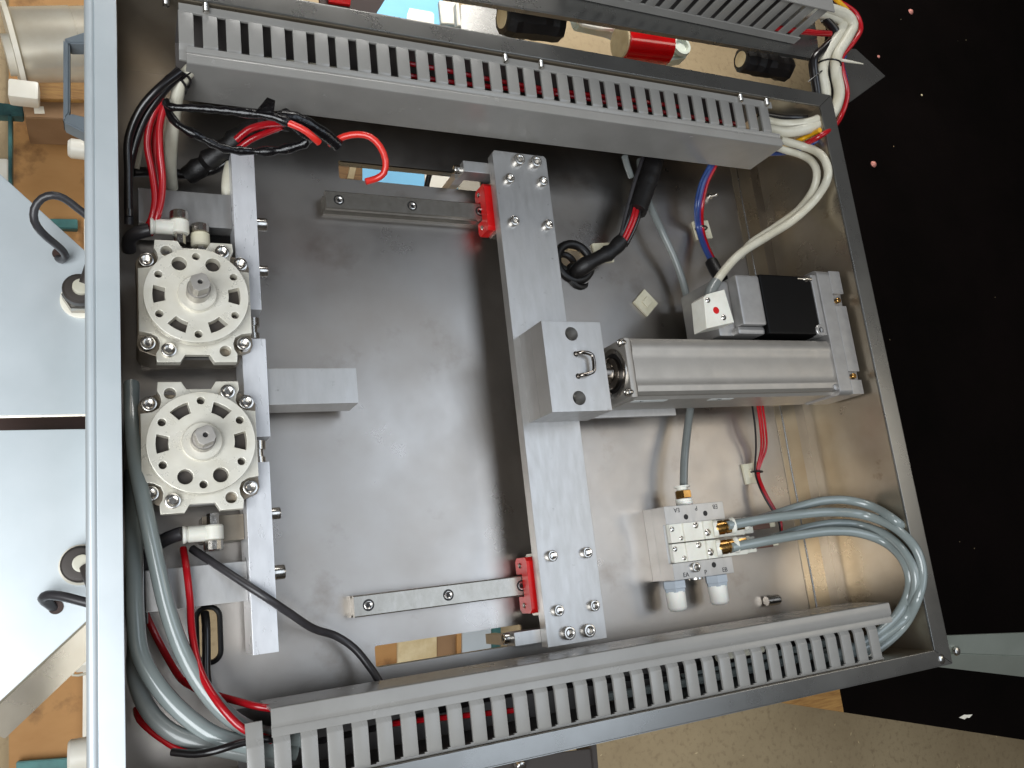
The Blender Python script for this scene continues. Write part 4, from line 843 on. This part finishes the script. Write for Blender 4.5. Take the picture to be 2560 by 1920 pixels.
# handle behind the left rim
hd = thing('pull_handle', 'grey angular pull handle behind the upper left rim', 'handle', U(190, 205, 40), None)
m = M(); m.slab([U(156, 98, 55), U(236, 70, 55), U(236, 345, 55), U(158, 300, 55)], 14, 1.5)
# cut the window of the handle by building it from bars instead
m = M()
P = [U(158, 96, 55), U(250, 66, 55), U(250, 108, 55), U(174, 108, 55), U(174, 282, 55), U(250, 300, 55), U(250, 350, 55), U(158, 304, 55)]
m.slab([P[0], P[1], P[2], P[3]], 14, 1); m.slab([P[0] + Vector((0, .2, -.1)), P[3] + Vector((0, -.1, -.1)), P[4] + Vector((0, 0, -.1)), P[7] + Vector((0, 0, -.1))], 14, 1); m.slab([P[7], P[4], P[5], P[6]], 14, 1)
part('grip', m, MT['handle'], hd)

# ================================================================ far background on the left
wl = M(); wl.slab([U(22, -60, -435), U(420, -60, -435), U(420, 2100, -435), U(22, 2100, -435)], 10); w_ = solo('plywood_sheet', wl, MT['osb'], 'stained orange plywood behind the chute at the far left', 'plywood')
mc = thing('steel_drum', 'shiny steel drum lying at the top left behind the handle', 'steel drum', U(130, 120, -480))
zb = -330
a, b_ = U(44, 130, zb), U(260, 120, zb)
m = M(); m.lathe(a, b_ - a, [(0, 44), (2, 46), (60, 46), (60.5, 45.2), (140, 45.2)], 48); part('drum_body', m, MT['bgsteel'], mc)
m = M(); m.lathe(a - (b_ - a).normalized() * 5, b_ - a, [(0, 54), (5, 54)], 48); part('flange', m, MT['bgwhite'], mc)
a2 = U(14, 138, zb); m = M(); m.lathe(a2, b_ - a, [(0, 22), (14, 22), (14.2, 15), (26, 15)], 32); part('hub', m, MT['bgwhite'], mc)
m = M(); q = U(58, 222, -280); m.box(q.x - 14, q.x + 14, q.y - 10, q.y + 11, -300, -280, 3); solo('white_box', m, MT['bgwhite'], 'small white box under the shiny drum', 'box')
m = M(); m.slab([U(90, 205, -300), U(240, 205, -300), U(240, 252, -300), U(90, 248, -300)], 6, 1); solo('wood_strip', m, MT['barewood'], 'yellow wooden strip under the shiny drum', 'wood strip')
cbx = thing('cardboard_box', 'brown cardboard box with a small paper label at the far left', 'cardboard box', U(130, 275, -400))
m = M(); m.slab([U(52, 242, -340), U(250, 250, -340), U(250, 300, -340), U(62, 294, -340)], 60, 1); part('carton', m, MT['card'], cbx)
m = M(); m.slab([U(84, 266, -339), U(109, 266, -339), U(112, 284, -339), U(86, 284, -339)], .6); part('paper_label', m, MT['bgwhite'], cbx)
m = M(); m.slab([U(-40, 252, -345), U(58, 262, -345), U(58, 290, -345), U(-40, 284, -345)], 14, 1); m.slab([U(20, 280, -346), U(30, 280, -346), U(30, 470, -346), U(20, 470, -346)], 14, 1); solo('teal_frame', m, MT['teal'], 'dark teal steel frame at the far left edge', 'steel frame')
sl = thing('slatted_pallet', 'row of pale wooden slats at the far left edge', 'slats', U(0, 350, -480))
for i in range(9):
    m = M(); v = 296 + i * 11; m.slab([U(-40, v, -460), U(21, v + 3, -460), U(21, v + 10, -460), U(-40, v + 7, -460)], 6); part('slat', m, MT['barewood'], sl)
m = M(); m.slab([U(-40, 396, -440), U(20, 396, -440), U(20, 460, -440), U(-40, 460, -440)], 8, 1); solo('white_board', m, MT['bgwhite'], 'bright white panel at the far left edge above the chute', 'panel')
for pts, lb, mt_ in (([(122, 546), (194, 547), (194, 572), (144, 570)], 'teal strip on the plywood beside the upper chute', 'teal'), ([(40, 1905), (180, 1895), (180, 1930), (40, 1930)], 'teal strip at the bottom left edge', 'teal'), ([(210, 545), (240, 545), (240, 660), (210, 640)], 'pale post behind the left rim near the cable loop', 'bgwhite'), ([(208, 1560), (260, 1560), (260, 1900), (206, 1900)], 'white post behind the left rim at the bottom', 'bgwhite')):
    m = M(); m.slab([U(u, v, -420) for u, v in pts], 10, 1); solo('strip' if 'strip' in lb else 'post', m, MT[mt_], lb, 'strip' if 'strip' in lb else 'post')
m = M(); a = U(170, 370, -300); m.lathe(a, (1, -.03, 0), [(0, 8), (3, 10.5), (60, 10.5)], 24); solo('white_tube', m, MT['bgwhite'], 'short white tube behind the left rim under the handle', 'tube')
m = M(); m.lathe(U(170, 1895, -200), (1, 0, 0), [(0, 12), (2, 14), (24, 14), (24.1, 9), (60, 9)], 28); solo('white_fitting', m, MT['bgwhite'], 'white round fitting at the bottom left corner', 'fitting')
m = M(); m.lathe(U(222, 1560, -250), (0, -1, 0), [(0, 8), (8, 15), (34, 16), (40, 10), (40, 0)], 28); solo('white_bulb', m, MT['bgwhite'], 'white bulb shaped fitting below the lower chute', 'fitting')
cable('string', 'thin pale string hanging below the lower chute', 'string', [(198, 1585, -250), (197, 1620, -250), (190, 1655, -250), (182, 1688, -250), (215, 1684, -250)], 1.2, MT['wwhite'])

# ================================================================ things below the windows and in the upper gap
m = M(); m.slab([U(862, 470, -200), U(906, 470, -200), U(906, 410, -200), U(830, 410, -200), U(830, 470, -200)], 8); solo('wood_board', m, MT['barewood'], 'brown board seen through the left end of the upper window', 'board')
m = M(); m.slab([U(868, 446, -190), U(884, 448, -190), U(892, 412, -190), U(876, 412, -190)], 3); solo('pale_stick', m, MT['cutwood'], 'pale stick lying across the brown board in the upper window', 'stick')
bs = thing('blue_sheet', 'light blue panel with a white rounded label below the box', 'panel', U(1000, 200, -400))
m = M(); m.slab([U(940, 20, -400), U(962, -60, -400), U(1115, -60, -400), U(1102, 52, -400), U(1150, 470, -400), U(880, 470, -400)], 10); part('panel_sheet', m, MT['sheetblue'], bs)
m = M(); m.slab([U(1018, 36, -398.5), U(1024, 20, -398.5), U(1080, 30, -398.5), U(1085, 36, -398.5), U(1085, 60, -398.5), U(1016, 60, -398.5)], 1); part('white_label', m, MT['bgwhite'], bs); m = M(); m.slab([U(1062, 430, -398.5), U(1124, 440, -398.5), U(1124, 480, -398.5), U(1062, 480, -398.5)], 1); part('white_label', m, MT['bgwhite'], bs)
cable('cable', 'black cable crossing the light blue panel in the upper window', 'cable', [(1076, 430, -60), (1070, 450, -60), (1066, 470, -60), (1064, 500, -60)], 2.6, MT['wblack'])
m = M(); m.slab([U(1098, 0, -330), U(1146, 6, -330), U(1152, 62, -330), U(1104, 58, -330)], 8, 1); solo('cream_panel', m, MT['bgwhite'], 'cream panel in the gap right of the blue panel', 'panel')
m = M(); m.slab([U(1140, 4, -300), U(1147, 4, -300), U(1153, 64, -300), U(1144, 64, -300)], 12, 1); solo('white_post', m, MT['bgwhite'], 'thin bright post in the gap left of the grey cabinet', 'post')
m = M(); m.slab([U(1153, 10, -310), U(1275, 20, -310), U(1275, 110, -310), U(1153, 110, -310)], 60, 1); solo('grey_cabinet', m, MT['rim'], 'grey metal cabinet face in the gap left of the large black roll', 'cabinet')
m = M(); m.slab([U(1146, 440, -310), U(1225, 440, -310), U(1225, 500, -310), U(1146, 500, -310)], 60, 1); solo('grey_cabinet', m, MT['bgsteel'], 'shiny metal cabinet seen through the right end of the upper window', 'cabinet')
m = M(); m.slab([U(800, -40, -60), U(985, -40, -60), U(935, 40, -60), U(800, 22, -60)], 6); solo('brown_board', m, MT['dkbrown'], 'dark brown board at the top edge left of the blue panel', 'board')
m = M(); m.slab([U(815, -40, -56), U(880, -40, -56), U(876, 12, -56), U(822, 4, -56)], 3); solo('red_patch', m, MT['redwrap'], 'red plate on the dark brown board at the top edge', 'plate')
# red wrapped wooden roll on the floor
rr = thing('red_roll', 'wooden roll wrapped in glossy red tape in the gap beyond the upper rim', 'wooden roll', U(1600, 105, -300))
a, b_ = U(1552, 105, -200), U(1662, 118, -200); L = (b_ - a).length; ax = (b_ - a).normalized()
m = M(); m.lathe(a, ax, [(0, 24.5), (1, 25), (L * .5, 25.4), (L, 24.6)], 40); part('red_wrap', m, MT['redwrap'], rr)
m = M(); m.lathe(a - ax * 3, ax, [(0, 21), (1, 22.5), (5, 22.5)], 36); part('wood_end', m, MT['cutwood'], rr)
mk = thing('plastic_tub', 'milky plastic tub lying behind the red roll', 'plastic tub', U(1530, 50, -320))
m = M(); m.slab([U(1436, 26, -230), U(1650, 60, -230), U(1640, 100, -230), U(1560, 92, -230), U(1530, 76, -230), U(1448, 58, -230)], 20, 3); part('tub_wall', m, MT['milk'], mk)
m = M(); m.tube(px([(1440, 20, -222), (1442, 45, -222), (1455, 60, -222), (1500, 70, -222), (1535, 72, -222), (1550, 40, -222)]), 4, 8); part('tub_rim', m, MT['bgwhite'], mk)
m = M(); m.slab([U(1662, 62, -260), U(1712, 70, -260), U(1724, 140, -260), U(1664, 150, -260)], 26, 4); m.lathe(U(1700, 118, -256), (0, 0, 1), [(0, 16), (6, 15), (6, 11), (1, 10)], 24); solo('milky_cup', m, MT['milk'], 'milky plastic cup to the right of the red roll', 'plastic cup')
# window below: plank and plate under the box
for pts, z, mt_, nm, lb in (([(925, 1592), (992, 1592), (992, 1680), (925, 1680)], -400, 'osb', 'plank', 'orange plank end seen through the lower window'), ([(990, 1580), (1092, 1580), (1092, 1680), (990, 1680)], -404, 'cutwood', 'board', 'tan board seen through the lower window'), ([(1090, 1570), (1150, 1570), (1150, 1680), (1090, 1680)], -408, 'card', 'board', 'grey brown board seen through the lower window'), ([(1142, 1570), (1158, 1570), (1158, 1660), (1142, 1660)], -396, 'osb', 'strip', 'narrow orange strip beside the bright plate in the lower window'), ([(1156, 1566), (1228, 1566), (1228, 1660), (1156, 1660)], -392, 'chute', 'plate', 'bright metal plate seen through the lower window'), ([(1229, 1560), (1252, 1560), (1252, 1650), (1229, 1650)], -398, 'teal', 'strip', 'blue grey strip at the right end of the lower window')):
    m = M(); m.slab([U(u, v, z) for u, v in pts], 4, .3); solo(nm, m, MT[mt_], lb, nm)
# bracket under the lower rim
bk = thing('folded_bracket', 'dark folded metal bracket hanging under the lower rim', 'bracket', U(1300, 1900, -10))
m = M(); m.slab([U(1085, 1920, 10), U(1300, 1893, 10), U(1478, 1872, 10), U(1492, 1990, 10), U(1100, 1990, 10)], 2, .4); part('bracket_face', m, MT['dkgrey'], bk)
m = M(); m.slab([U(1478, 1860, 12), U(1492, 1860, 12), U(1502, 1990, 12), U(1490, 1990, 12)], 26, .5); part('bracket_side', m, MT['dkgrey'], bk)
m = M(); m.lathe(U(1296, 1908, 12), (0, -.3, 1), [(0, 4), (6, 3.6), (7, 2)], 16); part('rivet', m, MT['chrome'], bk)

# ================================================================ black board on the right
bd = thing('black_board', 'large black faced plywood board under the right side of the box', 'board', (700, 0, -96))
zb = -80
A = U(2166, 1716, zb); B = U(2170, 1790, zb); C1 = U(2600, 1856, zb); D = U(1955, 1757, zb)
dirn = (C1 - D).normalized(); yd = Vector((0, 1, 0))
left = D + Vector((-6, 560, 0)); left2 = D + Vector((10, 0, 0))
W = 1400
bl = Vector((D.x + 78, D.y + dirn.y / dirn.x * 78, zb))
m = M(); TL = U(2085, 60, zb); TL = D + (TL - D) * 1.6
t_ = 120 / (TL.y - D.y); Dm = D.lerp(TL, t_); bm_ = Vector((bl.x, bl.y + 120, zb))
m.slab([bl, bl + dirn * W, bl + dirn * W + Vector((0, 1600, 0)), TL, Dm, bm_], 15.6, 0); part('black_face', m, MT['board'], bd)
m = M(); m.slab([D, bl - dirn * .2, bm_ + Vector((-.2, -.2, 0)), Dm + Vector((0, -.2, 0))], 15.6, .3); part('bare_end', m, MT['barewood'], bd)
for k, (u, v, s, mt_) in enumerate(((2183, 411, 4.6, 'pink'), (2276, 30, 4.4, 'pink'), (2196, 142, 2.4, 'pink'), (2304, 238, 1.6, 'cutwood'))):
    q = U(u, v, zb + .1); m = M(); m.lathe(q, (.1, .1, 1), [(0, s), (s * .5, s * .8), (s * .8, s * .3), (s * .85, 0)], 10)
    solo('scrap', m, MT[mt_], ('pink scrap on the black board nearest the box', 'pink scrap on the black board at the top edge', 'faint pink scrap on the black board above the steel gusset', 'tiny pale chip on the black board right of the gusset')[k], 'scrap', 'scraps on the black board')
m = M(); q = U(2415, 1792, zb + .2); m.slab([q + Vector((-11, 1, 0)), q + Vector((-2, 2.6, 0)), q + Vector((3, 1.6, 0)), q + Vector((11, .6, 0)), q + Vector((5, -2, 0)), q + Vector((1, -1, 0)), q + Vector((-3, -2.2, 0))], .3); solo('paint_mark', m, MT['bgwhite'], 'white scuff on the lower edge of the black board', 'scuff')
rnd = random.Random(3)
ch = M()
for i in range(8):
    u, v = rnd.uniform(2120, 2560), rnd.uniform(0, 1560)
    q = U(u, v, zb + .3); s = rnd.uniform(.15, .5); a = rnd.uniform(0, 3.1); d = Vector((math.cos(a), math.sin(a), 0)); e = Vector((-d.y, d.x, 0))
    if q.x < 345: continue
    ch.slab([q + d * s * 1.6, q + e * s * .6, q - d * s * 1.6, q - e * s * .6], .3)
for i in range(26):
    u, v = rnd.uniform(1400, 2560), rnd.uniform(1760, 1920)
    q = U(u, v, -449.6); s = rnd.uniform(.6, 2.0); a = rnd.uniform(0, 3.1); d = Vector((math.cos(a), math.sin(a), 0)); e = Vector((-d.y, d.x, 0))
    ch.slab([q + d * s * 1.8, q + e * s * .5, q - d * s * 1.8, q - e * s * .5], .6)
o = bpy.data.objects.new('wood_chips', ch.mesh('wood_chips', MT['cutwood'])); COL.objects.link(o); tag(o, 'tiny pale wood chips scattered on the floor and the black board', 'chips', None, 'stuff')
